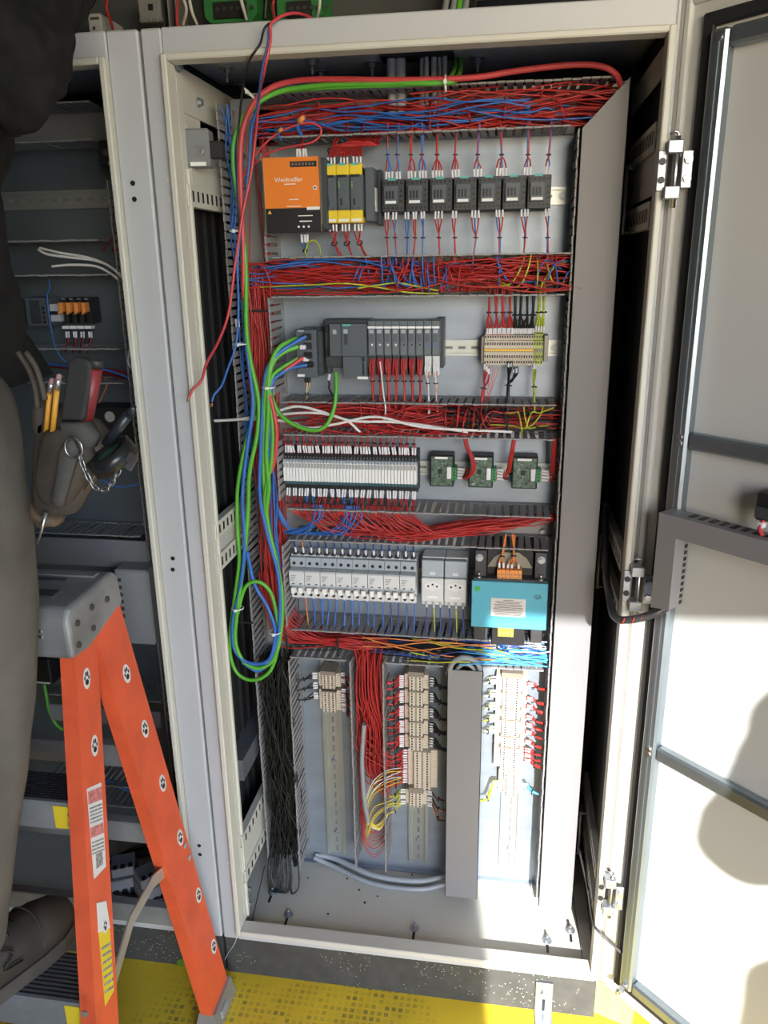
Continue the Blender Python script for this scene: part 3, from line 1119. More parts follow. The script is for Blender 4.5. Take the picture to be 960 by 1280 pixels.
# lower middle duct
pp = []
for i in range(70):
    x = rnd(.278, .332)
    xe = min(max(x + rnd(-.01, .03), .28), .336)
    zb = rnd(.36, .48)
    y = rnd(.162, .225)
    pp.append(spline([Vector((x + rnd(-.01, .02), y, .745)), Vector((x, y, .70)), Vector((x + rnd(-.004, .006), y - .004, .62)),
                      Vector((xe, y, .54)), Vector((xe, y + rnd(-.01, .01), zb + .04)), Vector((.344, y, zb))], 4))
bulk('red_wires', 'bright red wires dropping through the narrow vertical duct', RED, pp)
pp = []
for i in range(12):
    z = .30 - i * .008
    pp.append(spline([Vector((.275, .2, .55)), Vector((.276 + rnd(0, .003), .19, z + .10)), Vector((.283, .185, z + .02)), Vector((.305, .18, z - .012 + rnd(-.006, .006))),
                      Vector((.328, .19, z + rnd(-.004, .006))), Vector((.342, .2, z + .02))], 4))
bulk('red_wires', 'thin red wires hanging in U-loops near the cabinet floor', RED, pp, .0008)
pp = []
for i in range(9):
    zc = rnd(.30, .42)
    pp.append(spline([Vector((.372, .19, zc + .03)), Vector((.345, .165, zc + .035 + rnd(-.01, .01))), Vector((.315, .155, zc + .015)), Vector((.297, .16, zc - .04)),
                      Vector((.30, .165, .305 + rnd(-.01, .01))), Vector((.325, .165, .295 + rnd(-.01, .01))), Vector((.345, .17, .33))], 4))
bulk('yellow_wires', 'yellow wires looping beside the middle terminal column', YELW, pp[:6], .0011)
bulk('white_wires', 'thin white wires looping beside the middle terminal column', WHITEW, pp[6:], .0010)
tag(strands([spline([Vector((.296, .16, .56)), Vector((.290, .158, .47)), Vector((.293, .155, .38)), Vector((.300, .16, .31))], 5)], .0052, 8)
    .build('grey_cable', GREYW), 'thin grey sheathed cable hanging among the red wires', 'cable')
# black wires in lower left duct
bulk('black_wires', 'dense black wires hanging in the lower left duct', BLACKW, run_v(44, .070, .130, .15, .70, y0=.175, y1=.235, amp=.007) + run_v(14, .070, .130, .25, .70, y0=.165, y1=.2, amp=.012)
     + run_v(18, .080, .130, .20, .70, y0=.150, y1=.17, amp=.014))
pp = []
for i in range(11):
    x = rnd(.056, .122)
    pp.append(spline([Vector((x, .165, .24)), Vector((x - .008, .150, .17)), Vector((x - .012 + rnd(0, .02), .135, .125)), Vector((x + .012, .125, .119)),
                      Vector((x + .026, .135, .135)), Vector((x + .02, .16, .20))], 4))
bulk('black_wires', 'black wire ends curled on the cabinet floor at left', BLACKW, pp, .0016)
# grey cables on the cabinet floor behind the ducts
for i, (dy, dz, lab) in enumerate(((0, 0, 'front grey cable of the pair lying on the cabinet floor'), (.022, .003, 'rear grey cable of the pair lying on the cabinet floor'))):
    p = [Vector((.15, .236 + dy * .3, .128)), Vector((.20, .225 + dy, .118 + dz)), Vector((.30, .185 + dy, .117 + dz)), Vector((.40, .180 + dy, .117 + dz)), Vector((.46, .195 + dy, .122 + dz)),
         Vector((.52, .215 + dy * .5, .15)), Vector((.53, .225, .25))]
    tag(strands([spline(p, 6)], .0055 if i == 0 else .0075, 10).build('grey_cable', mat('pale_grey_cable', (.36, .385, .41), .45)), lab, 'cable')
p = [at(560, 842, .16), at(566, 828, .145), at(580, 822, .14), at(596, 828, .15), at(602, 845, .165)]
tag(strands([spline(p, 6)], .0055, 8).build('grey_cable', GREYW), 'grey cable arched over the top of the short duct cover', 'cable')
p = [at(568, 845, .168), at(573, 834, .155), at(582, 830, .15), at(592, 836, .158), at(596, 850, .175)]
tag(strands([spline(p, 6)], .0045, 8).build('grey_cable', GREYW), 'thinner grey cable arched inside the larger arch of cable', 'cable')
# conduits through the ceiling
for i, (u, ww, lab) in enumerate(((489, .0075, 'first'), (500, .0085, 'second'), (527, .0045, 'third'), (533, .004, 'fourth'), (542, .0055, 'fifth'), (549, .004, 'sixth'), (556, .004, 'seventh'))):
    a = at(u, 84, .205)
    tag(strands([[Vector((a.x, .206 + .004 * (i % 3), 1.8455)), Vector((a.x, .206 + .004 * (i % 3), 1.82)), Vector((a.x + .001, .205, 1.79)), Vector((a.x + .001, .205, 1.755))]], ww, 8).build('ceiling_cable', mat('conduit_grey', (.40, .41, .42), .5)),
        'dark grey cable through the cabinet ceiling, %s from the left' % lab, 'cable', 'grey cables through the cabinet ceiling')
MB().box(.345, .47, .185, .235, 1.842, 1.8465).build('cable_entry_plate', BLACK, CA)

# ================================================================== SINGLE CABLES
def cable(name, label, m, pts, r, sub=6, n=8, y=None):
    P = []
    for p in pts:
        P.append(at(*p) if len(p) == 3 and abs(p[0]) > 5 else Vector(p))
    o = strands([spline(P, sub)], r, n).build(name, m)
    return tag(o, label, 'cable')


yA = .128
cable('green_cable', 'green cable from ceiling down the left duct to the coil', GREENC,
      [(568, 74, .24), (567, 90, .17), (556, 101, .14), (520, 105, .138), (440, 108, .136), (370, 112, .134), (330, 122, .13), (306, 145, .12), (293, 175, .118),
       (292, 210, .12), (300, 270, .125), (304, 340, .125), (306, 400, .125), (309, 440, .13), (317, 480, .13), (316, 520, .128), (306, 560, .126), (297, 610, .124), (297, 660, .124),
       (299, 700, .124), (293, 750, .12), (288, 790, .118), (288, 820, .116), (298, 843, .114), (318, 850, .114), (338, 838, .118), (348, 805, .122), (346, 770, .124), (338, 740, .126),
       (322, 727, .12), (306, 735, .118), (296, 770, .116)], .0042)
cable('green_cable', 'second green cable running parallel down the left duct into the coil', GREENC,
      [(575, 74, .24), (574, 92, .17), (560, 103, .138), (480, 104, .134), (400, 107, .13), (345, 116, .126), (312, 140, .116), (300, 180, .114), (300, 240, .118), (307, 330, .12),
       (308, 410, .122), (313, 450, .126), (323, 500, .126), (322, 540, .124), (312, 590, .122), (310, 640, .12), (305, 700, .12), (299, 745, .116), (294, 800, .113), (306, 828, .112),
       (326, 835, .113), (344, 820, .116), (352, 780, .12), (352, 740, .122), (345, 700, .124), (335, 655, .126), (330, 600, .126), (330, 540, .126), (332, 490, .124), (340, 450, .128), (352, 432, .14), (371, 423, .158)], .0042)
cable('blue_cable', 'blue cable hanging with the green ones along the left duct', BLUE,
      [(480, 100, .15), (400, 103, .14), (345, 112, .132), (310, 142, .124), (296, 180, .12), (298, 250, .122), (305, 330, .123), (307, 420, .124), (313, 470, .126), (316, 510, .124),
       (309, 560, .122), (303, 620, .12), (306, 680, .118), (300, 735, .116), (291, 775, .114), (292, 808, .112), (304, 825, .111), (322, 830, .112), (338, 822, .114), (344, 790, .117), (335, 760, .12), (318, 730, .122), (309, 690, .12)], .0036)
cable('blue_cable', 'blue cable from the network switch down into the coil', BLUE,
      [(383, 420, .150), (362, 432, .142), (345, 445, .132), (333, 465, .126), (329, 500, .124), (326, 560, .122), (325, 620, .122), (335, 670, .122), (348, 720, .12), (350, 770, .118),
       (344, 810, .116), (325, 838, .113), (303, 828, .112)], .0036)
cable('blue_cable', 'lower blue cable leaving the network switch', BLUE, [(384, 456, .150), (364, 460, .142), (350, 468, .134), (340, 480, .126), (336, 520, .124), (338, 560, .124), (330, 590, .128), (322, 615, .14)], .0036)
cable('green_cable', 'upper green cable leaving the network switch', GREENC, [(373, 433, .152), (355, 440, .142), (342, 452, .13), (336, 475, .124), (335, 520, .122), (333, 570, .122), (336, 610, .122), (333, 645, .126), (340, 690, .13)], .0042)
cable('green_cable', 'lower green cable leaving the network switch', GREENC, [(373, 448, .152), (352, 460, .14), (340, 472, .128), (338, 500, .124), (341, 540, .122), (339, 580, .122), (331, 620, .124), (334, 660, .126)], .0042)
cable('red_cable', 'red cable from the network switch curling into the left duct', PINKRED, [(379, 447, .150), (355, 464, .138), (338, 478, .128), (334, 486, .124), (340, 505, .122), (346, 540, .122), (343, 575, .124), (337, 592, .13), (328, 598, .15)], .0042)
cable('red_cable', 'long red cable lying over the topmost duct and down the left', PINKRED,
      [(776, 108, .165), (770, 93, .15), (752, 83, .146), (715, 81, .146), (650, 88, .144), (590, 97, .14), (500, 100, .134), (420, 99, .128), (370, 101, .124), (335, 112, .118), (312, 138, .114),
       (301, 180, .112), (301, 240, .114), (304, 310, .118), (305, 370, .124), (308, 425, .15), (315, 470, .175)], .0046)
cable('green_cable', 'green cable drooping from the controller into the duct below', GREENC,
      [(420, 466, .165), (420, 490, .150), (417, 512, .142), (408, 531, .138), (394, 538, .136), (372, 533, .136), (352, 520, .138), (341, 500, .14), (336, 478, .145)], .0040)
cable('red_wire', 'pink red wire looping left above the power supply', PINKRED, [(303, 222, .15), (322, 190, .145), (348, 166, .142), (380, 154, .14), (398, 157, .14), (401, 167, .14), (390, 178, .14), (360, 184, .142), (335, 192, .15), (318, 205, .16)], .0016)
cable('red_wire', 'red wire arching over the corner of the left duct', RED, [(304, 345, .15), (318, 330, .142), (330, 336, .14), (337, 352, .14), (338, 372, .15)], .0016)
cable('red_wire', 'red wire strung diagonally in the left duct', RED, [(303, 360, .15), (312, 385, .142), (322, 410, .145), (328, 425, .16)], .0014)
for lab, pts in (('upper white cable crossing the duct below the controller', [(262, 526, .16), (300, 524, .15), (340, 516, .150), (370, 508, .146), (400, 514, .146), (440, 526, .146), (500, 528, .148), (585, 540, .16)]),
                 ('lower white cable crossing the duct below the controller', [(262, 527, .165), (310, 524, .155), (360, 527, .148), (385, 535, .144), (420, 530, .144), (470, 521, .146), (530, 534, .148), (640, 540, .165)]),
                 ('short white cable end crossing the duct below the controller', [(330, 520, .155), (390, 516, .146), (430, 524, .144), (450, 540, .15)])):
    cable('white_cable', lab, WHITEW, pts, .0026)
# cables hanging over the cabinet top edge
cable('red_cable', 'loose red lead with bare end dangling from the cabinet top', PINKRED,
      [(.29, .30, 1.874), (.255, .05, 1.872), (342, 26, -.022), (338, 52, -.020), (330, 90, -.012), (324, 120, .06), (320, 165, .10), (314, 215, .105), (303, 270, .100), (294, 330, .092), (286, 390, .075), (274, 425, .05), (258, 455, .0),
       (252, 475, -.018), (241, 487, -.026), (236, 497, -.03)], .0022)
p = at(235, 500, .01)
cable('blue_cable', 'loose blue lead with bare end dangling from the cabinet top', BLUE,
      [(.285, .30, 1.873), (.25, .05, 1.872), (341, 27, -.020), (335, 55, -.018), (327, 92, -.010), (322, 130, .06), (314, 165, .095), (310, 220, .105), (302, 280, .104), (297, 330, .10), (298, 385, .095),
       (295, 430, .09), (285, 460, .075), (277, 482, .06), (268, 493, .05), (265, 502, .048)], .0022)
cable('black_cable', 'thin black cable hanging from the cabinet top edge', BLACKW,
      [(.28, .30, 1.872), (.25, .05, 1.870), (336, 30, -.018), (325, 55, -.016), (312, 75, -.008), (305, 100, .08), (299, 150, .11), (296, 200, .112), (300, 290, .112), (301, 330, .115)], .0020)
for i, (u, v, y, lab) in enumerate(((233, 502, -.03, 'bare copper strands at the tip of the loose red lead'), (263, 509, .048, 'bare copper strands at the tip of the loose blue lead'))):
    a, b = at(u + 2, v - 5, y), at(u, v, y)
    tag(strands([spline([a, (a + b) / 2 + Vector((.002, 0, 0)), b], 3), spline([a, (a + b) / 2 - Vector((.001, 0, 0)), b + Vector((.004, 0, .001))], 3)], .0009, 5)
        .build('copper_strands', COPPER), lab, 'wire')
# white cable ties round the coil
def tie_ring(p, r, label, m=WHITE, axis=Vector((0, 0, 1)), tail=True):
    t = MB()
    a = axis.orthogonal().normalized()
    b = axis.cross(a).normalized()
    t.tube([p + (a * math.cos(k * math.pi / 8) + b * math.sin(k * math.pi / 8)) * r for k in range(16)], .0013, 6, closed=True)
    q = p - Vector((0, r, 0))
    if tail:
        t.box(q.x - .003, q.x + .003, q.y - .004, q.y + .001, q.z - .003, q.z + .003, c=.001)
    return tag(t.build('cable_tie', m), label, 'cable tie')


tie_ring(at(297, 760, .113), .012, 'white cable tie on the left side of the cable coil')
tie_ring(at(344, 790, .117), .012, 'white cable tie on the right side of the cable coil')
tie_ring(at(312, 117, .118), .013, 'white cable tie where the cables bend at the duct corner', axis=Vector((.7, 0, .7)))
tie_ring(at(557, 104, .136), .012, 'white cable tie holding green and red cables on the top duct', axis=Vector((1, 0, 0)))
tie_ring(at(300, 430, .122), .013, 'white cable tie midway down the hanging cables')
tie_ring(at(295, 289, .12), .011, 'upper pale cable tie on the hanging cables')
tie_ring(at(336, 484, .124), .012, 'white cable tie bundling the network cables by the switch')
# a white tag on the hanging cables
p = at(297, 404, .105)
tag(MB().box(p.x - .004, p.x + .004, p.y - .002, p.y, p.z - .007, p.z + .007, c=.001).build('wire_connector', WHITE), 'small white push connector on the hanging blue lead', 'connector')
# orange wire nuts in the top duct
for (u, v, lab, s) in ((376, 150, 'orange twist-on wire connector in the topmost duct', 1), (350, 163, 'smaller orange wire connector just above the power supply', .6)):
    p = at(u, v, .140)
    t = thing('wire_nut', lab, 'wire connector', p)
    MB().cyl(p + Vector((-.003, 0, -.003)) * s, p + Vector((.007, -.003, .005)) * s, .0055 * s, .0038 * s, n=10).build('cap', TERMOR, t)
    MB().tube(spline([p + Vector((-.003, 0, -.003)) * s, p + Vector((-.007, .004, -.012)) * s, p + Vector((-.002, .02, -.024)) * s], 4), .003 * s, 6).build('wire_pair', BLUE, t)
# black ties on the red bundle
for u, v, y, lab in ((322, 388, .15, 'black tie round the red bundle beside the controller row'), (306, 772, .15, 'black tie round the red bundle above the bend'), (362, 798, .15, 'black tie at the start of the bent red bundle'), (425, 802, .15, 'black tie near the end of the bent red bundle')):
    p = at(u, v, y + .025)
    t = MB()
    if v < 790:
        t.box(p.x - .03, p.x + .026, .150, .153, p.z - .002, p.z + .002, c=.0006)
    else:
        t.box(p.x - .002, p.x + .002, .150, .153, p.z - .022, p.z + .020, c=.0006)
    tag(t.build('cable_tie', BLACK), lab, 'cable tie')
# ================================================================== LEADS: small tied wire bundles with white marker sleeves
ZV = Vector((0, 0, 1))


def bundle(label, starts, d, mats, tie, end, group=None, r=.0013, ml=.013, mr=.0019, tie_m=BLACK, spread=.0022, name='wire_bundle', marks=True, sub=3, endspread=.003):
    d = Vector(d).normalized()
    tie, end = Vector(tie) if tie is not None else None, Vector(end)
    t = thing(name, label, 'wire bundle' if len(starts) > 1 else 'wire', tie if tie is not None else end, group)
    for i, s in enumerate(starts):
        s = Vector(s)
        p1 = s + d * ml + Vector((rnd(-.001, .001), rnd(-.001, 0), rnd(-.0006, .0006)))
        m = mats[i % len(mats)]
        j = lambda k: Vector((rnd(-k, k), rnd(-k, k), rnd(-k, k)))
        pts = [s, p1]
        if tie is not None:
            pts.append((p1 * .45 + tie * .55) + j(spread))
            pts.append(tie + j(spread * .6))
        pts.append(end + j(endspread))
        mb = MB().tube(spline(pts, sub), r, 5)
        mb.build('wire', m, t, fix=False)
        if marks:
            MB().cyl(s + (p1 - s) * .12, p1, mr, n=6).build('wire_marker', MARK, t, fix=False)
    if tie is not None and len(starts) > 1:
        ax = (end - tie).normalized()
        a = ax.orthogonal().normalized()
        b = ax.cross(a)
        rr = spread + r * 1.3
        k = MB()
        k.tube([tie + (a * math.cos(q * math.pi / 4) + b * math.sin(q * math.pi / 4)) * rr for q in range(8)], .0012, 5, closed=True)
        k.build('cable_tie', tie_m, t, fix=False)
    return t


ORD = ['first', 'second', 'third', 'fourth', 'fifth', 'sixth', 'seventh', 'eighth', 'ninth', 'tenth', 'eleventh', 'twelfth', 'thirteenth', 'fourteenth',
       'fifteenth', 'sixteenth', 'seventeenth', 'eighteenth', 'nineteenth', 'twentieth']
TENS = {2: 'twenty', 3: 'thirty', 4: 'forty'}


def ordinal(i):
    if i < 20:
        return ORD[i]
    n = i + 1
    if n % 10 == 0:
        return {2: 'twentieth', 3: 'thirtieth', 4: 'fortieth'}[n // 10]
    return TENS[n // 10] + '-' + ORD[n % 10 - 1]


# ---------------- orange power supply
x0, x1, z0, z1 = .147, .246, 1.562, 1.684
P = thing('power_supply', 'orange and black power supply unit at the left of the top row', 'power supply', (.196, YP, 1.562))
MB().box(x0 + .004, x1 + .010, .140, YP - .010, z0 + .004, z1 - .002, c=.002).build('housing', CHAR, P)
f = MB()
f.prism([(x0, .132, z0 + .040), (x1, .132, z0 + .040), (x1 - .001, .132, z1), (x0 - .001, .132, z1)], (0, .008, 0))
f.build('front_panel', ORANGE, P)
f = MB()
f.prism([(x0 + .002, .132, z0), (x1 + .003, .132, z0), (x1, .132, z0 + .040), (x0, .132, z0 + .040)], (0, .008, 0))
f.build('lower_panel', BLACK, P)
RIM = mat('dull_rim', (.20, .17, .13), .5, .3)
for a, b in ((x0 - .002, x0), (x1, x1 + .002)):
    MB().box(a, b, .131, .150, z0, z1, c=.0005).build('edge_trim', RIM, P)
MB().box(x0 + .048, x1 - .004, .1314, .1325, z1 - .016, z1 - .007).build('terminal_window', BLACK, P)
for k in range(7):
    MB().box(x0 + .051 + k * .006, x0 + .0545 + k * .006, .1310, .1318, z1 - .0135, z1 - .0095).build('terminal_clamp', RIM, P)
text('Weidmüller', .0105, front_at(x0 + .044, .1318, z1 - .036), PRINTW, P)
MB().box(x0 + .046 - 0.01, x0 + .046 + 0.01, .1312, .1322, z1 - .043 - 0.0008, z1 - .043 + 0.0008).build('print_line', PRINTW, P)
MB().box(x0 + .052 - 0.008, x0 + .052 + 0.008, .1312, .1322, z1 - .068 - 0.0007, z1 - .068 + 0.0007).build('print_line', PRINTW, P)
MB().box(x0 + .052 - 0.013, x0 + .052 + 0.013, .1312, .1322, z1 - .079 - 0.0006, z1 - .079 + 0.0006).build('print_line', PRINTW, P)
MB().box(x0 + .072 - 0.011, x0 + .072 + 0.011, .1312, .1322, z0 + .018 - 0.0009, z0 + .018 + 0.0009).build('print_line', PRINTW, P)
MB().box(x0 + .072 - 0.013, x0 + .072 + 0.013, .1312, .1322, z0 + .027 - 0.0007, z0 + .027 + 0.0007).build('print_line', PRINTW, P)
MB().cyl((x1 - .008, .132, z1 - .050), (x1 - .008, .1305, z1 - .050), .0035, n=12).build('adjuster_ring', WHITE, P)
MB().cyl((x1 - .008, .1305, z1 - .050), (x1 - .008, .1298, z1 - .050), .0018, n=10).build('adjuster', BLACK, P)
MB().box(x1 - .024, x1 - .001, .131, .1322, z0 + .0365, z0 + .0415).build('name_label', WHITE, P)
MB().prism([(x0 + .004, .1314, z0 + .031), (x0 + .011, .1314, z0 + .031), (x0 + .0075, .1314, z0 + .037)], (0, .0008, 0)).build('warning_triangle', TERMYE, P)
for k in range(3):
    MB().cyl((x0 + .059 + k * .009, .1318, z0 + .009), (x0 + .059 + k * .009, .1312, z0 + .009), .002, n=8).build('input_mark', PRINTW, P)
bundle('four white-sleeved red wires entering the top of the orange power supply', [(.201 + k * .0055, .16, z1) for k in range(4)], (0, 0, 1), [RED, PINKRED], (.208, .165, 1.704), (.21, .18, 1.722), ml=.016, mr=.0024)
bundle('three white-sleeved supply wires under the orange power supply', [(.203 + k * .0055, .16, z0 - .001) for k in range(3)], (0, 0, -1), [BLUE, BLUE, YGW], (.207, .165, 1.532), (.208, .18, 1.515), ml=.016, mr=.0024)
tag(strands([spline([Vector((.208, .16, 1.528)), Vector((.216, .155, 1.545)), Vector((.228, .155, 1.548)), Vector((.236, .16, 1.535)), Vector((.232, .17, 1.517))], 5)], .0013, 5).build('earth_wire', YGW),
    'curved yellow and green earth wire below the power supply', 'wire')

# ---------------- safety relays
def safety_relay(label, x):
    w = .0232
    t = thing('safety_relay', label, 'relay', (x + w / 2, YP, 1.58), 'yellow-ended safety relays')
    MB().box(x, x + w - .0008, .158, YP - .008, 1.585, 1.668, c=.001).build('body', SLATE, t)
    MB().box(x + .001, x + w - .002, .154, .158, 1.598, 1.656, c=.001).build('front', SLATE, t)
    a = MB().box(x, x + w - .0008, .152, .175, 1.655, 1.673, c=.001).build('terminal_cover', YELLOW, t)
    MB().box(x + .004, x + w - .006, .1515, .1535, 1.6705, 1.674).build('brand_strip', TEAL, t)
    MB().box(x, x + w - .0008, .152, .175, 1.577, 1.598, c=.001).build('terminal_cover', YELLOW, t)
    MB().box(x + .002, x + w - .003, .1512, .1525, 1.579, 1.5835).build('name_label', WHITE, t)
    MB().box(x + .003, x + w - .005, .1515, .1545, 1.6515, 1.6555).build('test_slots', BLACK, t)
    for k in range(3):
        MB().box(x + .003, x + .005, .1532, .1545, 1.642 - k * .0035, 1.6438 - k * .0035).build('indicator', mat('indicator_green', (.25, .6, .1), .4), t)
    MB().box(x + .006, x + .009, .1525, .1545, 1.606, 1.617).build('selector', BLACK, t)
    for k in range(2):
        MB().box(x + .004 + k * .010, x + .007 + k * .010, .1525, .1545, 1.5995, 1.6025).build('latch', CHAR, t)
    return t


xs = [.2485, .2715, .2945]
for i, x in enumerate(xs):
    safety_relay('yellow-ended slate safety relay, ' + ('beside the power supply' if i == 0 else 'middle of the three' if i == 1 else 'rightmost of the three'), x)
    bundle('red wires with white sleeves above the %s safety relay' % ('left', 'middle', 'right')[i], [(x + .005 + k * .006, .17, 1.674) for k in range(3)], (0, 0, 1), [RED],
           (x + .014, .160, 1.694), (x + .022, .185, 1.722), ml=.012, spread=.005)
    bundle('red wires with white sleeves below the %s safety relay' % ('left', 'middle', 'right')[i], [(x + .005 + k * .006, .17, 1.577) for k in range(3)], (0, 0, -1), [RED],
           (x + .014, .162, 1.543), (x + .022, .185, 1.518), ml=.013, spread=.004)
bulk('red_wires', 'bunched red wire curls above the safety relays', RED,
     [spline([Vector((x, .165, 1.688)), Vector((x + .004, .15, 1.700)), Vector((x + .018, .145, 1.704 + rnd(-.004, .004))), Vector((x + .032, .15, 1.700)), Vector((x + .03, .17, 1.712)), Vector((x + .035, .2, 1.722))], 4)
      for x in [.262 + .0028 * k for k in range(20)]])
E2 = thing('expansion_module', 'plain slate side module right of the safety relays', 'module', (.326, YP, 1.58))
MB().box(.3185, .3345, .172, YP - .008, 1.580, 1.668, c=.001).build('body', SLATE, E2)
MB().box(.3345, .3352, .182, .205, 1.597, 1.636).build('type_label', WHITE, E2)
MB().box(.3345, .342, .210, YP - .01, 1.575, 1.668, c=.001).build('rear_block', CHAR, E2)

# ---------------- contactors
CW, CZ0, CZ1 = .0425, 1.594, 1.650
cx = .3455
C0 = thing('contactor', 'x', 'contactor', (cx, YP, CZ0), 'row of contactors')
b = MB()
b.box(cx, cx + CW - .001, .205, YP - .008, CZ0, CZ1, c=.001)
b.box(cx + .001, cx + CW - .002, .186, .206, CZ0 + .001, CZ1 - .001, c=.001)
b.build('body', CHAR, C0)
MB().box(cx + .005, cx + CW - .012, .179, .187, CZ0 + .012, CZ1 - .012, c=.001).build('front', SLATE, C0)
MB().box(cx + .008, cx + .027, .1783, .1795, CZ0 + .0145, CZ0 + .019).build('name_label', WHITE, C0)
for k in range(3):
    MB().box(cx + .009 + k * .0055, cx + .0125 + k * .0055, .1780, .1795, CZ0 + .022, CZ0 + .035).build('armature_slot', BLACK, C0)
MB().box(cx + .012, cx + .026, .1855, .187, CZ1 - .003, CZ1 + .001).build('brand_strip', TEAL, C0)
for k in range(5):
    for zz in (CZ1 - .007, CZ0 + .007):
        MB().cyl((cx + .005 + k * .0078, .1865, zz), (cx + .005 + k * .0078, .1848, zz), .0026, n=10).build('terminal_screw', BLACK, C0)
for k in range(3):
    MB().box(cx + CW - .009, cx + CW - .004, .184, .187, CZ0 + .016 + k * .009, CZ0 + .020 + k * .009).build('auxiliary_slot', BLACK, C0)
CK = kids(C0)
whereis = ['leftmost in the row beside the safety relays', 'second from the left in the row', 'third from the left in the row', 'in the middle of the row of seven',
           'third from the right in the row', 'second from the right in the row', 'rightmost in the row']
C0['label'] = 'small dark grey contactor, ' + whereis[0]
for i in range(1, 7):
    copy_tree(C0, (cx + i * CW, YP, CZ0), 'small dark grey contactor, ' + whereis[i], CK)
top = [(484, 'rbb'), (496, 'rb'), (513, 'rrr'), (527, 'brb'), (546, 'rrrr'), (569, 'rrr'), (597, 'rbr'), (627, 'rrbr'), (660, 'rbr'), (686, 'rb')]
cm = {'r': RED, 'b': BLUE, 'k': BLACKW}
for i, (u, cols) in enumerate(top):
    p = at(u, 193, .172)
    x = p.x
    n = len(cols)
    bundle('tied wires rising from the contactors, %s group from the left' % ORD[i], [(x + (k - (n - 1) / 2) * .0055, .190, CZ1 - .002) for k in range(n)], (0, -.15, 1), [cm[c] for c in cols],
           (x, .176, p.z), (x + rnd(-.003, .003), .175, 1.735), 'wire groups above the contactors', ml=.014, spread=.0018)
bot = [(482, 'rr'), (492, 'rb'), (507, 'bb'), (517, 'rr'), (527, 'bb'), (547, 'rrr'), (567, 'rr'), (593, 'rbr'), (623, 'brr'), (655, 'rbr'), (683, 'rb')]
for i, (u, cols) in enumerate(bot):
    p = at(u, 297, .172)
    x = p.x
    n = len(cols)
    bundle('tied wires dropping from the contactors, %s group from the left' % ORD[i], [(x + (k - (n - 1) / 2) * .0055, .190, CZ0 + .002) for k in range(n)], (0, -.15, -1), [cm[c] for c in cols],
           (x + .002, .176, p.z), (x + rnd(-.004, .006), .175, 1.505), 'wire groups below the contactors', ml=.014, spread=.0018)

# ---------------- network switch
N = thing('network_switch', 'slim dark network switch with plugged green, blue and red cables', 'network switch', (.20, YP, 1.30))
MB().box(.183, .222, .160, YP - .008, 1.303, 1.392, c=.0015).build('body', SLATE, N)
MB().box(.222, .230, .175, YP - .01, 1.305, 1.388, c=.001).build('vented_side', CHAR, N)
for k in range(9):
    MB().box(.2215, .2225, .166, .17, 1.312 + k * .0085, 1.316 + k * .0085).build('vent_slot', BLACK, N)
for k, z in enumerate((1.379, 1.362, 1.345, 1.328)):
    MB().box(.198, .214, .1585, .1605, z - .006, z + .006, c=.0005).build('port', BLACK, N)
for k, (u, v, m_) in enumerate(((378, 422, BLACK), (376, 434, MARK), (383, 446, BLACK), (386, 456, BLACK), (380, 449, MARK))):
    q = at(u + 2, v, .150)
    MB().box(q.x - .005, q.x + .005, .148, .160, q.z - .004, q.z + .004, c=.001).build('plug', m_, N)
MB().box(.184, .198, .1585, .1602, 1.305, 1.3095).build('name_label', WHITE, N)
MB().box(.188, .200, .158, .1602, 1.388, 1.3915).build('top_label', MCBG, N)
MB().box(.196, .206, .162, .175, 1.293, 1.304, c=.001).build('power_plug', BLACK, N)
bundle('thin red, white and black feed wires under the network switch', [(.198 + k * .002, .168, 1.293) for k in range(4)], (0, 0, -1), [PINKRED, WHITEW, BLACKW, YELW], (.198, .17, 1.272), (.190, .19, 1.256), ml=.006, marks=False, spread=.0012, r=.001)

# ---------------- controller with I/O cards
K = thing('programmable_controller', 'slate programmable controller unit at the left of its input cards', 'controller', (.28, YP, 1.30))
MB().box(.232, .318, .190, YP - .006, 1.318, 1.408, c=.001).build('rear_housing', CHAR, K)
MB().box(.245, .268, .172, .192, 1.342, 1.402, c=.001).build('interface_front', SLATE, K)
MB().box(.2685, .316, .170, .192, 1.342, 1.402, c=.001).build('processor_front', SLATE, K)
MB().box(.268, .314, .178, .205, 1.300, 1.3415, c=.001).build('lower_flap', SLATE, K)
MB().box(.271, .287, .1695, .1705, 1.3975, 1.401).build('brand_strip', TEAL, K)
MB().box(.273, .281, .1692, .1703, 1.384, 1.392).build('status_window', MCBG, K)
MB().box(.2735, .2805, .1690, .1703, 1.364, 1.383).build('mode_flap', CHAR, K)
MB().box(.252, .259, .1712, .1723, 1.383, 1.391).build('status_window', MCBG, K)
MB().box(.306, .3095, .1772, .1782, 1.306, 1.330).build('latch_slot', BLACK, K)
MB().box(.305, .3105, .1765, .179, 1.332, 1.340).build('latch', BLACK, K)
MB().box(.296, .316, .1770, .1785, 1.2985, 1.3035).build('name_label', WHITE, K)
MB().box(.234, .243, .180, .192, 1.385, 1.398, c=.001).build('socket', BLACK, K)
for k in range(2):
    MB().box(.2345 + k * .005, .2385 + k * .005, .184, .192, 1.340, 1.356).build('terminal', BLACK, K)
MB().box(.236, .244, .185, .2, 1.308, 1.322, c=.001).build('plug', CHAR, K)
bundle('black lead with white sleeve under the controller', [(.240, .19, 1.308)], (-.25, 0, -1), [BLACKW], (.238, .185, 1.28), (.246, .19, 1.256), ml=.014, mr=.003, r=.002)
IW = (.457 - .317) / 9.35
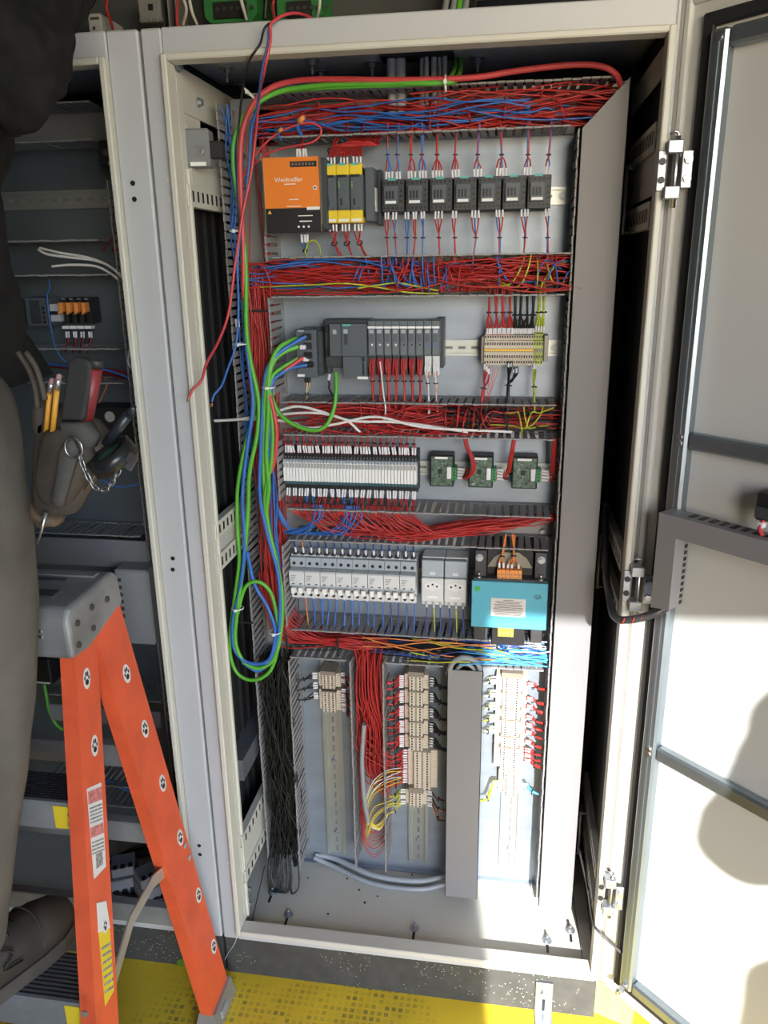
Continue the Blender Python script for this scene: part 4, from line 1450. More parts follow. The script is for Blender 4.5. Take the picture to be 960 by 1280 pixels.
for i in range(9):
    x = .3172 + i * IW
    t = thing('input_card', 'slate input output card, %s from the controller%s' % (ORD[i], ', with a white square' if i < 4 else ', with a black square' if i < 7 else ''), 'module', (x, YP, 1.31), 'row of input output cards')
    MB().box(x, x + IW - .0006, .182, YP - .006, 1.342, 1.406, c=.0008).build('body', SLATE2, t)
    MB().box(x + .001, x + IW - .0016, .178, .183, 1.344, 1.398, c=.0006).build('front', SLATE2, t)
    MB().box(x + .0002, x + IW - .0008, .177, .1788, 1.3925, 1.3965).build('name_label', WHITE, t)
    MB().box(x + .003, x + IW - .004, .1772, .1786, 1.384, 1.390).build('status_window', MCBG, t)
    MB().box(x + .003, x + IW - .004, .1774, .1786, 1.368, 1.382).build('indicator_field', SLATE, t)
    MB().box(x + .0065, x + .0095, .1772, .1786, 1.361, 1.3645).build('colour_code', WHITE if i < 4 else BLACK if i < 7 else BLUE, t)
    MB().box(x + .0005, x + IW - .0012, .190, YP - .01, 1.305, 1.3415, c=.0008).build('terminal_base', CHAR if i < 7 else MCBW, t)
    if i < 7:
        st = [(x + .003 + (k % 4) * .0028, .184 + (k // 4) * .004, 1.336) for k in range(8)]
        bundle('dense red wire bunch under the %s input card' % ORD[i], st, (0, -.2, -1), [RED], (x + .0085, .176, 1.296), (x + .008, .178, 1.245), 'red wire bunches under the input cards', marks=False, spread=.0030, r=.0014, ml=.012)
    else:
        bundle('white and grey wires under the %s input card' % ORD[i], [(x + .003 + k * .003, .186, 1.325) for k in range(3)], (0, -.1, -1), [WHITEW, MARK, ORW], (x + .008, .178, 1.292), (x + .010, .182, 1.235), ml=.012, spread=.002, r=.0013)
MB().box(.4440, .4575, .195, YP - .006, 1.318, 1.410, c=.001).build('end_module', CHAR, K)
cable('white_cable', 'thin white wire hanging in front of the red bunches', WHITEW, [(475, 452, .172), (477, 470, .165), (479, 490, .16), (482, 512, .155), (480, 527, .15)], .0014)

# ---------------- terminal strips
def term_mesh(w, d=.050, h=.058, vertical=False, m0=BEIGE):
    mb = MB()
    y0 = YP - d
    if not vertical:       # blocks side by side along x, face height along z
        mb.box(0, w * .93, y0 + .012, YP - .008, -h / 2, h / 2, 0, c=.0004)
        mb.box(0, w * .93, y0, y0 + .014, -h * .30, h * .30, 0, c=.0004)
        for s in (-1, 1):
            mb.box(w * .2, w * .73, y0 - .0004, y0 + .002, s * h * .20 - .0025, s * h * .20 + .0025, 1)
            mb.box(w * .2, w * .73, y0 + .0114, y0 + .013, s * h * .40 - .002, s * h * .40 + .002, 1)
        mb.box(w * .1, w * .83, y0 - .0005, y0 + .001, -.0035, .0035, 2)
    else:
        mb.box(-h / 2, h / 2, y0 + .012, YP - .008, 0, w * .93, 0, c=.0004)
        mb.box(-h * .28, h * .28, y0, y0 + .014, 0, w * .93, 0, c=.0004)
        for s in (-1, 1):
            mb.box(s * h * .17 - .0017, s * h * .17 + .0017, y0 - .0004, y0 + .002, w * .2, w * .73, 1)
        mb.box(-.0022, .0022, y0 - .0005, y0 + .001, w * .1, w * .83, 2)
    return mb.mesh('terminal_block', [m0, BLACK, BEIGE2])


TS = thing('terminal_strip', 'horizontal beige terminal strip with green-yellow end blocks', 'terminal strip', (.59, YP, 1.35))
tw = .0045
tm = term_mesh(tw)
tmg = term_mesh(tw, m0=TERMYG)
tx = .533
for k in range(20):
    inst('terminal_block', tm, TS, (tx + k * tw, 0, 1.351) if False else (tx + k * tw, 0, 1.351))
for k in range(4):
    inst('terminal_block', tmg, TS, (tx + (20 + k) * tw, 0, 1.351))
MB().box(tx - .006, tx - .001, .200, YP - .008, 1.326, 1.376, c=.001).build('end_clamp', BEIGE2, TS)
MB().box(tx + 24 * tw + .001, tx + 24 * tw + .009, .200, YP - .008, 1.330, 1.378, c=.001).build('end_clamp', mat('clamp_grey', (.35, .32, .28), .5), TS)
MB().box(tx, tx + 20 * tw, .1990, .2005, 1.349, 1.3535).build('jumper_bar', TERMYE, TS)
for i in range(4):
    x = tx + .004 + i * .0125
    bundle('red wire group above the terminal strip, %s from the left' % ORD[i], [(x + k * .0042, .207, 1.378) for k in range(3)], (0, -.1, 1), [RED], (x + .0035, .186, 1.420), (x + .003, .18, 1.462), 'red groups above the terminal strip', r=.0017, ml=.013, spread=.002)
for i in range(4):
    x = tx + .051 + i * .0105
    bundle('black wire group above the terminal strip, %s from the left' % ORD[i], [(x + k * .0036, .207, 1.378) for k in range(3)], (0, -.1, 1), [BLACKW], (x + .0035, .186, 1.415), (x + .004, .18, 1.462), 'black groups above the terminal strip', r=.0020, ml=.013, spread=.0026)
for i in range(2):
    x = tx + .0935 + i * .009
    bundle('yellow and green wire pair above the terminal strip, %s' % ('left one', 'right one')[i], [(x + k * .0045, .207, 1.382) for k in range(2)], (0, -.1, 1), [YGW], (x + .003, .186, 1.420), (x + .003, .176, 1.475), r=.0020, ml=.013, spread=.002)
bundle('red wire group below the terminal strip', [(tx + .001 + k * .004, .207, 1.326 - k * .004) for k in range(3)], (0, -.1, -1), [RED], (tx + .001, .186, 1.282), (tx - .005, .18, 1.245), r=.0018, ml=.012, spread=.003)
bundle('thin pink wires below the terminal strip', [(tx + .012 + k * .004, .207, 1.320) for k in range(4)], (0, 0, -1), [PINKRED], None, (tx + .008, .18, 1.25), marks=False, r=.0006)
bundle('black wire group below the terminal strip', [(tx + .046 + k * .005, .207, 1.330 - (k // 2) * .010) for k in range(4)], (0, -.1, -1), [BLACKW], (tx + .047, .186, 1.288), (tx + .044, .18, 1.240), r=.0024, ml=.013, spread=.003)
bundle('yellow and green wire pair below the terminal strip', [(tx + .093 + k * .004, .207, 1.328) for k in range(2)], (0, -.1, -1), [YGW], (tx + .094, .19, 1.285), (tx + .094, .18, 1.245), r=.0018, ml=.012)

# ---------------- slim relays
RX0, RX1, NR = .140, .409, 42
rw = (RX1 - RX0) / NR
rz = 1.112
rm = MB()
rm.box(0, rw * .95, .200, YP - .008, rz - .040, rz + .042, 0, c=.0004)       # black base
rm.box(0, rw * .95, .192, .200, rz + .022, rz + .036, 0, c=.0004)
rm.box(rw * .05, rw * .9, .178, .200, rz - .018, rz + .021, 1, c=.0006)      # white relay
rm.box(rw * .05, rw * .9, .181, .200, rz + .021, rz + .026, 3, c=.0004)
rm.box(rw * .15, rw * .8, .1775, .179, rz + .010, rz + .019, 2)
rm.box(0, rw * .95, .186, .200, rz - .026, rz - .018, 4, c=.0004)
rm.box(0, rw * .95, .192, .200, rz - .036, rz - .027, 0, c=.0004)
rm.box(rw * .35, rw * .6, .1905, .1925, rz + .028, rz + .030, 2)
GREYP = mat('mid_grey_plastic', (.35, .35, .34), .5)
TEALD = mat('dark_teal_plastic', (.035, .10, .12), .5)
RM = rm.mesh('slim_relay', [BLACK, WHITE, GREYP, MCBG, TEALD])
for i in range(NR):
    o = bpy.data.objects.new('slim_relay', RM)
    COL.objects.link(o)
    o.location = (RX0 + i * rw, 0, 0)
    tag(o, 'slim white relay on a black socket, %s from the left of the row' % ordinal(i), 'relay', 'row of slim relays')
for i in range(21):
    x = RX0 + (2 * i + .5) * rw
    bundle('white-sleeved red wires above the slim relays, %s pair from the left' % ordinal(i), [(x + k * rw * .75, .194, rz + .036) for k in range(2 if i % 3 else 3)], (rnd(-.1, .1), -.25, 1), [RED], (x + rw * .6, .178, rz + .063), (x + rw * .6, .176, 1.20),
           'wire pairs above the relays', ml=.018, mr=.0021, spread=.0016)
    m_ = BLUE if i in (3, 4, 9, 10) else RED
    bundle('white-sleeved %s wires below the slim relays, %s pair from the left' % ('blue' if m_ is BLUE else 'red', ordinal(i)), [(x + k * rw * .75, .194, rz - .034) for k in range(2)], (rnd(-.1, .1), -.25, -1), [m_], (x + rw * .6, .178, rz - .064), (x + rw * .7, .174, 1.036),
           'wire pairs below the relays', ml=.018, mr=.0021, spread=.002)

# ---------------- circuit board modules
for i, (xa, xb) in enumerate(((.432, .479), (.508, .556), (.592, .641))):
    wh = ('left', 'middle', 'right')[i]
    t = thing('circuit_board_module', 'square green circuit board module, %s one of three' % wh, 'circuit board', ((xa + xb) / 2, YP, 1.085), 'green board modules')
    MB().box(xa, xb, .205, YP - .008, 1.084, 1.148, c=.0015).build('tray', BLACK, t)
    MB().box(xa + .003, xb - .003, .2025, .206, 1.087, 1.145).build('board', PCB, t)
    MB().box(xa + .010, xb - .012, .2010, .2030, 1.141, 1.1450).build('name_label', WHITE, t)
    for k in range(26):
        ex, ez = rnd(xa + .006, xb - .012), rnd(1.090, 1.136)
        ew = rnd(.001, .0028)
        MB().box(ex, ex + ew, .2005, .203, ez, ez + rnd(.001, .003)).build('component', random.choice((BLACK, MCBG, CHAR, BEIGE2, ZINC)), t)
    MB().box((xa + xb) / 2 - .007, (xa + xb) / 2 + .001, .199, .203, 1.112, 1.121, c=.0005).build('chip', BLACK, t)
    MB().box(xb - .013, xb - .004, .196, .204, 1.102, 1.126, c=.0008).build('plug_socket', MARK, t)
    MB().box(xb - .003, xb + .006, .194, .222, 1.100, 1.126, c=.0008).build('plug', CONG, t)
    for k in range(4):
        MB().box(xb - .0005, xb + .004, .1932, .195, 1.103 + k * .006, 1.106 + k * .006).build('plug_screw', CHAR, t)
    bundle('white-sleeved wires plugged into the %s green board' % wh, [(xb + .006, .200, 1.105 + k * .006) for k in range(4)], (1, -.1, -.1), [RED], (xb + .024 if i < 2 else .672, .192, 1.108), (xb + .027, .19, 1.125) if i < 2 else (.679, .2, 1.14),
           ml=.016, mr=.0021, spread=.003)
for i, pts in enumerate(([(581, 545, .165), (584, 560, .16), (590, 572, .155), (592, 584, .155), (588, 594, .165), (580, 598, .18)], [(643, 548, .18), (641, 560, .175), (638, 575, .18), (636, 590, .19)], [(693, 548, .18), (692, 565, .185), (691, 580, .19), (690, 590, .195)])):
    P3 = spline([at(*p) for p in pts], 5)
    tag(strands([[q + Vector((dx, dy, 0)) for q in P3] for dx, dy in ((0, 0), (.003, .001), (-.003, .001), (.001, -.003), (-.002, -.003))], .0016, 5).build('red_wire_loom', RED),
        ('thick red wire loom bending down to the middle green board', 'dark red loom dropping to the right green board', 'dark red loom at the right edge beside the long cover')[i], 'wire bundle')

# ---------------- circuit breakers (two-pole)
MX0, MX1 = .141, .407
mw = (MX1 - MX0) / 8
B0 = thing('circuit_breaker', 'x', 'circuit breaker', (MX0, YP, .83), 'row of two-pole circuit breakers')
x = MX0
MB().box(x, x + mw - .0005, .200, YP - .008, .838, .930, c=.001).build('body', MCBW, B0)
MB().box(x, x + mw - .0005, .190, .202, .905, .927, c=.001).build('upper_terminal_block', MCBG, B0)
MB().box(x, x + mw - .0005, .190, .202, .836, .852, c=.001).build('lower_terminal_block', MCBW, B0)
MB().box(x + .0003, x + mw - .0008, .176, .201, .868, .903, c=.001).build('front', MCBW, B0)
MB().box(x + .0003, x + mw - .0008, .1755, .178, .8995, .9030).build('front_band', MCBG, B0)
MB().box(x + .0003, x + mw - .0008, .1752, .178, .8675, .8705).build('front_band', MCBG, B0)
for k in range(2):
    xx = x + mw * (.27 + .47 * k)
    MB().box(xx - .0045, xx + .0045, .170, .190, .853, .866, c=.001).build('toggle', WHITE, B0)
    MB().box(xx - .0025, xx + .0025, .1745, .1765, .8725, .8745).build('indicator', CHAR, B0)
    MB().cyl((xx, .1905, .914), (xx, .189, .914), .0035, n=12).build('terminal_hole', BLACK, B0)
    MB().cyl((xx, .1905, .844), (xx, .189, .844), .0035, n=12).build('terminal_hole', BLACK, B0)
    MB().box(xx - .005, xx + .005, .200, .215, .9265, .932, c=.001).build('cage_clamp', CHAR, B0)
for k in range(4):
    MB().box(x + .004, x + .016 - k * .002, .1755, .1764, .891 - k * .0035, .8918 - k * .0035).build('rating_print', PRINT, B0)
BKK = kids(B0)
B0['label'] = 'white two-pole circuit breaker, first from the left of the row'
for i in range(1, 8):
    copy_tree(B0, (MX0 + i * mw, YP, .83), 'white two-pole circuit breaker, %s from the left of the row' % ORD[i], BKK)
for i in range(16):
    x = MX0 + mw / 2 * (i + .5) + .001
    m_ = ORW if i == 1 else NAVY
    bundle('%s wire with white sleeve above the breakers, %s from the left' % ('orange' if i == 1 else 'dark blue', ordinal(i)), [(x, .207, .930)], (0, -.1, 1), [m_], None, (x + .001, .18, .985), 'single wires above the breakers', ml=.014, mr=.0024, r=.0018)
    m_ = (BLACKW, ORW)[i] if i < 2 else (BLUE if i < 9 else NAVY if i in (12, 13) else BLUE)
    cn = {BLACKW: 'black', ORW: 'orange', BLUE: 'blue', NAVY: 'dark blue'}[m_]
    bundle('%s wire below the breakers, %s from the left' % (cn, ordinal(i)), [(x + k * .002, .207, .838) for k in range(2 if 2 <= i < 8 else 1)], (.05, -.1, -1), [m_], None, (x + rnd(0, .010), .18, .765), 'single wires below the breakers', ml=.009, mr=.0024, r=.0016)

# ---------------- two socket outlets on the rail
S0 = thing('socket_outlet', 'x', 'socket outlet', (.418, YP, .836), 'two socket outlets on the rail')
sw_ = .0465
x = .418
MB().box(x, x + sw_ - .001, .196, YP - .008, .836, .938, c=.0015).build('body', MCBW, S0)
MB().box(x + .0005, x + sw_ - .0015, .180, .198, .900, .936, c=.0015).build('upper_housing', MCBG, S0)
MB().box(x + .0005, x + sw_ - .0015, .176, .198, .848, .899, c=.0015).build('front', MCBW, S0)
MB().box(x + .0005, x + sw_ - .0015, .188, .198, .836, .848, c=.001).build('terminal_cover', MCBW, S0)
cxx, czz = x + sw_ / 2, .882
MB().prism([(cxx + .017 * math.cos(a) * (1.0), .1755, czz + .0095 * math.sin(a)) for a in [R(q) for q in (0, 35, 90, 145, 180, 215, 270, 325)]], (0, .001, 0)).build('socket_recess', MARK, S0)
for dx, dz in ((-.009, 0), (.009, 0), (0, .004)):
    MB().cyl((cxx + dx, .1756, czz + dz), (cxx + dx, .1745, czz + dz), .0022, n=10).build('pin_hole', BLACK, S0)
MB().box(x + .012, x + sw_ - .013, .1752, .1765, .856, .8605).build('name_label', WHITE, S0)
MB().box(x + .017, x + sw_ - .018, .1792, .1805, .905, .912).build('rating_print', MCBW, S0)
for k in range(3):
    MB().box(x + .006 + k * .0145, x + .0115 + k * .0145, .1872, .1885, .8365, .847).build('terminal_slot', GREYP, S0)
SKK = kids(S0)
S0['label'] = 'white rail-mounted socket outlet beside the circuit breakers'
copy_tree(S0, (.418 + sw_, YP, .836), 'white rail-mounted socket outlet beside the turquoise transformer', SKK)
for i in range(2):
    for k in range(3):
        xx = .418 + i * sw_ + .009 + k * .0145
        bundle('%s wire below the %s socket outlet%s' % (('dark blue', 'yellow and green', 'dark blue')[k], ('left', 'right')[i], (', left of its earth wire', '', ', right of its earth wire')[k]), [(xx, .198, .836)], (0, -.1, -1), [(NAVY, YGW, NAVY)[k]], None, (xx + .003, .175, .76), ml=.010, mr=.002, r=.0016)

# ---------------- transformer
T = thing('transformer', 'turquoise-fronted control transformer with a printed rating plate', 'transformer', (.595, YP, .80))
a0, a1, b0, b1 = .523, .666, .818, .916
IRON = mat('laminated_iron', (.07, .07, .072), .45, .5, var=.2, scale=30)
MB().box(a0 - .001, a1 + .002, .132, .139, b0, b1, c=.001).build('front_plate', TRAFO, T)
MB().box(a0 + .002, a1 - .001, .139, .205, b0 + .006, b1 + .004, c=.001).build('core', IRON, T)
MB().box(a0 + .004, a0 + .026, .150, YP, b1 + .0, .985 - .012, c=.001).build('mounting_foot', IRON, T)
MB().box(a1 - .024, a1 - .002, .150, YP, b1 + .0, .985 - .012, c=.001).build('mounting_foot', IRON, T)
MB().box(a0 + .026, a1 - .026, .165, .235, b1 + .002, .972, c=.002).build('winding_cover', BLACK, T)
pc = [(a0 + .028, .935), (a0 + .040, .955), (a0 + .055, .966), (a0 + .088, .966), (a0 + .103, .955), (a0 + .115, .935)]
MB().prism([(x, .163, z) for x, z in pc], (0, .004, 0)).build('coil_arch', mat('aged_resin', (.26, .23, .17), .5), T)
MB().box(a0 + .040, a0 + .105, .144, .148, .776, b0 + .002, c=.001).build('lower_winding_cover', BLACK, T)
MB().box(a0 + .004, a0 + .026, .150, YP, .782, b0 + .004, c=.001).build('mounting_foot', IRON, T)
MB().box(a1 - .026, a1 - .004, .150, YP, .782, b0 + .004, c=.001).build('mounting_foot', IRON, T)
for dx in (.012, .131):
    for zz in (b1 + .004,):
        m = MB()
        m.cyl((a0 + dx, .143, b1 + .003), (a0 + dx, .143, b1 + .006), .0055, n=12)
        m.cyl((a0 + dx, .143, b1 + .006), (a0 + dx, .143, b1 + .014), .0028, n=8)
        m.build('stud_nut', CHROME, T)
    inst('plate_screw', SCREW_F, T, (a0 + dx, .150, .958))
MB().box(a0 + .037, a0 + .104, .1312, .1325, b0 + .026, b0 + .064).build('rating_plate', mat('rating_plate', (.62, .60, .56), .4, .2), T)
for k in range(11):
    z = b0 + .0605 - k * .0031
    ww = (.020, .052, .044, .056, .050, .056, .058, .056, .058, .054, .050)[k]
    MB().box(a0 + .0705 - ww / 2, a0 + .0705 + ww / 2, .1308, .1314, z - .0007, z + .0006).build('plate_print', mat('plate_ink', (.20, .16, .15), .6, var=.5, scale=300), T)
MB().cyl((a0 + .010, .132, b1 - .016), (a0 + .010, .1312, b1 - .016), .0056, n=16).build('green_sticker', mat('green_dot', (.05, .32, .06), .5), T)
text('GA', .011, front_at(a1 - .017, .1316, b1 - .028), PRINT, T)
MB().tube([(a1 - .017 + .0065 * math.cos(k * .785), .1318, b1 - .028 + .0045 * math.sin(k * .785)) for k in range(8)], .0004, 4, closed=True).build('stamp_ring', PRINT, T)
for k in range(6):
    xx = a0 + .047 + k * .0080
    MB().box(xx, xx + .0076, .140, .165, b1 + .0005, b1 + .022, c=.0006).build('terminal', TERMOR, T)
    MB().cyl((xx + .0038, .1402, b1 + .013), (xx + .0038, .1392, b1 + .013), .0021, n=8).build('terminal_screw', BEIGE2, T)
    MB().cyl((xx + .0038, .1402, b1 + .006), (xx + .0038, .1392, b1 + .006), .0021, n=8).build('terminal_screw', BEIGE2, T)
for k in range(4):
    xx = a0 + .052 + k * .0078
    MB().box(xx, xx + .0074, .136, .160, b0 - .020, b0 - .0005, c=.0006).build('terminal', TERMYE, T)
    MB().cyl((xx + .0037, .1362, b0 - .012), (xx + .0037, .1352, b0 - .012), .0020, n=8).build('terminal_screw', BEIGE2, T)
bundle('pair of orange wires into the left transformer terminals', [(a0 + .051 + k * .008, .150, b1 + .022) for k in range(2)], (0, 0, 1), [ORW], (a0 + .056, .15, .962), (a0 + .060, .17, 1.0), ml=.011, mr=.0024, r=.0017)
bundle('forked orange wires into the right transformer terminals', [(a0 + .067 + k * .008, .150, b1 + .022) for k in (0, 1, 2.6)], (0, 0, 1), [ORW], (a0 + .078, .15, .964), (a0 + .076, .17, 1.0), ml=.009, mr=.0024, r=.0017)
bundle('blue wires with white sleeves under the transformer', [(a0 + .055 + k * .0078, .148, b0 - .020) for k in range(4)], (0, 0, -1), [NAVY, BLUE], (a0 + .062, .16, .765), (a0 + .07, .17, .745), ml=.013, mr=.0028, r=.0018, spread=.009)

# ---------------- vertical terminal columns
VM_ = {}


def column(label, x, groups, w, h, d=.050):
    t = thing('terminal_column', label, 'terminal strip', (x, YP, groups[-1][0]))
    for (ztop, n, brown) in groups:
        key = (w, h)
        if key not in VM_:
            VM_[key] = term_mesh(w, d, h, True)
        for k in range(n):
            inst('terminal_block', VM_[key], t, (x, 0, ztop - (k + 1) * w))
        if brown:
            MB().box(x - h * .34, x + h * .34, YP - d - .002, YP - .008, ztop + .0003, ztop + brown, c=.0006).build('group_marker', BEIGE2, t)
    return t


W2 = .0062
column('small upper-left terminal column above the bare rail', .211, [(.650, 6, .010), (.608, 9, .003)], W2 * .9, .050)
column('tall terminal column with grey markers in the lower middle', .404, [(.660, 5, .012), (.622, 5, .004), (.585, 5, .004), (.547, 5, .004), (.510, 5, .004)], W2 * 1.08, .052)
column('plain long terminal block stack below the marked middle column', .418, [(.474, 15, 0)], W2 * 1.05, .066)
column('short terminal group at the foot of the middle rail', .404, [(.366, 6, .014)], W2, .050)
column('sunlit upper terminal column on the right rail', .608, [(.672, 6, .012), (.634, 6, .003), (.596, 4, .003), (.568, 6, .003), (.528, 4, .003), (.500, 9, .003)], W2 * .98, .066)
column('sunlit lower terminal group on the right rail', .612, [(.436, 9, 0)], W2, .050)


def side_leads(label, x, z, n, sgn, mats, xe, pitch=.006, group=None, y=.212, ml=.012, r=.0015, tie=True, dz=0.0, marks=True):
    st = [(x, y, z - k * pitch) for k in range(n)]
    zc = z - (n - 1) * pitch / 2 + dz
    bundle(label, st, (sgn, -.15, 0), mats, (x + (xe - x) * .62, .19, zc) if tie else None, (xe, .185, zc + rnd(-.003, .003)), group, r=r, ml=ml, mr=.0023, spread=.0028, marks=marks)


# column 1
for i, z in enumerate((.648, .624, .598)):
    side_leads('black leads left of the upper-left terminal column, %s group from the top' % ORD[i], .186, z, 3, -1, [BLACKW], .142, y=.21)
for i, z in enumerate((.652, .636, .612, .600, .588, .576, .564)):
    side_leads('red and black leads right of the upper-left terminal column, %s from the top' % ORD[i], .236, z, 2, 1, [RED, (RED, BLACKW)[i % 2]], .266, y=.21, pitch=.005)
# column 2
for i, z in enumerate((.655, .618, .580, .543, .506)):
    for k in range(2):
        side_leads('red sleeved leads left of the middle terminal column, %s group from the top' % ordinal(2 * i + k), .378, z - k * .016, 3, -1, [RED, RED, (RED, BLACKW)[k]], .344, y=.21, pitch=.0052, r=.0024)
    side_leads('black leads right of the middle terminal column, %s group from the top' % ORD[i], .431, z, 4, 1, [BLACKW], .472, y=.21, pitch=.0065, r=.0026)
for i in range(7):
    side_leads('red lead pair left of the plain long terminal stack, %s from the top' % ORD[i], .385, .470 - i * .0128, 2, -1, [RED], .344, y=.21, pitch=.006, r=.0024)
for i, z in enumerate((.366, .350, .335)):
    side_leads('yellow and green leads left of the lowest middle terminals, %s from the top' % ORD[i], .380, z, 2, -1, [YGW, YELW], .344, y=.21, dz=-.006 * i)
    side_leads('thin dark leads right of the lowest middle terminals, %s from the top' % ORD[i], .428, z, 2, 1, [BLACKW, ORW, BLACKW], .472, y=.21, dz=-.01 * i)
# column 3
for i, z in enumerate((.664, .630, .610, .585, .567, .548, .525, .505, .492, .478)):
    side_leads('red leads right of the sunlit upper terminal column, %s group from the top' % ORD[i], .640, z, 2, 1, [RED], .676, y=.20, pitch=.006, r=.0024, ml=.014, dz=-.004)
for i, z in enumerate((.672, .640, .610, .580, .552)):
    side_leads('pale and green leads left of the sunlit upper terminal column, %s group from the top' % ORD[i], .576, z, 3, -1, [YGW, WHITEW, GREYW], .550, y=.20, pitch=.007, r=.0014, ml=.012)
side_leads('two blue leads right of the sunlit lower terminal group', .638, .412, 2, 1, [SKYBLUE], .674, y=.205, r=.0022, dz=-.006)
side_leads('fat yellow and green leads left of the sunlit lower terminal group', .587, .412, 3, -1, [YGW], .550, y=.205, r=.0022, dz=-.03)

# ---------------- limit switch on the left frame
LS = thing('limit_switch', 'grey door position switch with steel screw on the left frame', 'switch', (.055, .04, 1.665))
M = Matrix.Translation((.0625, .052, 1.693)) @ Matrix.Rotation(R(6), 4, 'Z')
q = MB().box(-.023, .019, -.004, .030, -.029, .029, c=.003, M=M)
q.build('body', mat('switch_grey', (.20, .21, .21), .5), LS)
m = MB()
m.cyl(M @ Vector((.003, -.004, -.006)), M @ Vector((.003, -.006, -.006)), .0085, n=16)
m.cyl(M @ Vector((.003, -.006, -.006)), M @ Vector((.003, -.008, -.006)), .006, n=12)
m.build('cover_screw', CHROME, LS)
MB().box(-.014, .012, -.0047, -.0035, -.028, -.022, M=M).build('name_label', WHITE, LS)
MB().box(.018, .040, .000, .020, -.016, .010, c=.001, M=M).build('plunger_head', BLACK, LS)
MB().box(-.026, -.018, .004, .014, -.008, .036, c=.001, M=M).build('bracket', PALE, LS)
# ================================================================== INSIDE THE NEIGHBOUR CABINET
def b_duct(label, u0, u1, v, zoff=0, up=None, base_h=.065, yd=YD):
    a, b = at(u0, v, yd), at(u1, v, yd)
    t = thing('wiring_duct', label, 'cable duct', ((a.x + b.x) / 2, YP, a.z), 'slotted wiring ducts in the neighbour cabinet')
    wall_h(t, a.x, b.x, a.z, yd=yd)
    if up is not None:
        zz = a.z + up
        wall_h(t, a.x, b.x, zz, yd=yd)
        MB().box(a.x, b.x, YP - .002, YP, min(a.z, zz), max(a.z, zz)).build('duct_base', DUCT, t)
    return t


BX = -.70
b_duct('top grey duct of the neighbour cabinet above the bare rail', -120, 120, 184, up=.062)
b_duct('grey duct under the bare rail of the neighbour cabinet', -80, 132, 304)
b_duct('grey duct above the orange relays in the neighbour cabinet', -60, 145, 346)
b_duct('grey duct under the orange relays in the neighbour cabinet', -40, 150, 436)
b_duct('grey duct behind the tool pouch in the neighbour cabinet', 20, 160, 478)
b_duct('dark slotted duct above the wide grey cover strip', 0, 182, 664)
b_duct('slotted duct behind the ladder legs in the neighbour cabinet', 60, 205, 868)
b_duct('lowest slotted duct of the neighbour cabinet with blue wires', 60, 190, 1000, up=.055)
rail_h(at(-60, 248, YP).x, at(137, 248, YP).x, at(80, 250, YP).z, 'bare steel rail in the neighbour cabinet', h=.034)
vb = thing('wiring_duct', 'vertical duct along the right edge of the neighbour cabinet', 'cable duct', (at(200, 600, YD).x, YP, .8), 'slotted wiring ducts in the neighbour cabinet')
xv = at(140, 270, YD).x - .002
wall_v(vb, xv, .30, 1.66)
# covers
def plate_box(name, label, cat, u0, v0, u1, v1, y, d, m, c=.001):
    a, b = at(u0, v0, y), at(u1, v1, y)
    o = MB().box(min(a.x, b.x), max(a.x, b.x), y, y + d, min(a.z, b.z), max(a.z, b.z), c=c).build(name, m)
    return tag(o, label, cat) if label else o


CVD = mat('cover_slate', (.20, .20, .215), .55, var=.04)
plate_box('cover_strip', 'wide dark grey duct cover above the ladder cap', 'duct cover', 20, 670, 186, 711, .150, .004, CVD)
plate_box('cover_strip', 'narrow dark grey duct cover behind the ladder legs', 'duct cover', 60, 880, 202, 911, .150, .004, CVD)
dcv = thing('drive_unit', 'grey drive unit with printed wiring diagram behind the ladder cap', 'drive', at(165, 800, .12))
a, b = at(141, 712, .10), at(172, 806, .10)
MB().box(a.x, b.x + .04, .10, YP - .002, b.z, a.z, c=.004).build('housing', mat('drive_grey', (.30, .31, .32), .5, var=.1), dcv)
MB().box(a.x + .004, a.x + .018, .0992, .1005, b.z + .02, a.z - .012).build('diagram_label', mat('diagram_paper', (.36, .36, .35), .6), dcv)
for k in range(6):
    zz = a.z - .022 - k * .016
    MB().box(a.x + .006, a.x + .016, .0988, .0996, zz - .004, zz + .004).build('diagram_print', PRINT, dcv)
bl = thing('drive_unit', 'black device with yellow warning labels under the ladder cap', 'drive', at(45, 860, .16))
a, b = at(28, 822, .15), at(64, 850, .15)
MB().box(a.x - .03, b.x, .15, YP - .002, b.z - .015, a.z, c=.003).build('housing', BLACK, bl)
for k in range(2):
    MB().box(a.x + .004 + k * .014, a.x + .012 + k * .014, .1488, .1502, a.z - .010, a.z - .004).build('warning_label', YELLOW, bl)
for k in range(5):
    MB().box(a.x - .005, a.x + .026, .1490, .1502, a.z - .016 - k * .006, a.z - .0145 - k * .006).build('label_print', GREYP, bl)
MB().box(a.x + .016, b.x - .004, .1485, .1502, b.z - .010, b.z - .006).build('name_label', WHITE, bl)
cable('green_cable', 'green cable hanging under the black device in the neighbour cabinet', GREENC, [(54, 850, .17), (58, 870, .16), (62, 890, .155), (70, 905, .155), (78, 912, .16)], .0042)
cable('green_cable', 'short green cable at the right edge of the neighbour cabinet', GREENC, [(190, 690, .2), (196, 700, .19), (188, 706, .19), (180, 700, .2)], .0036)
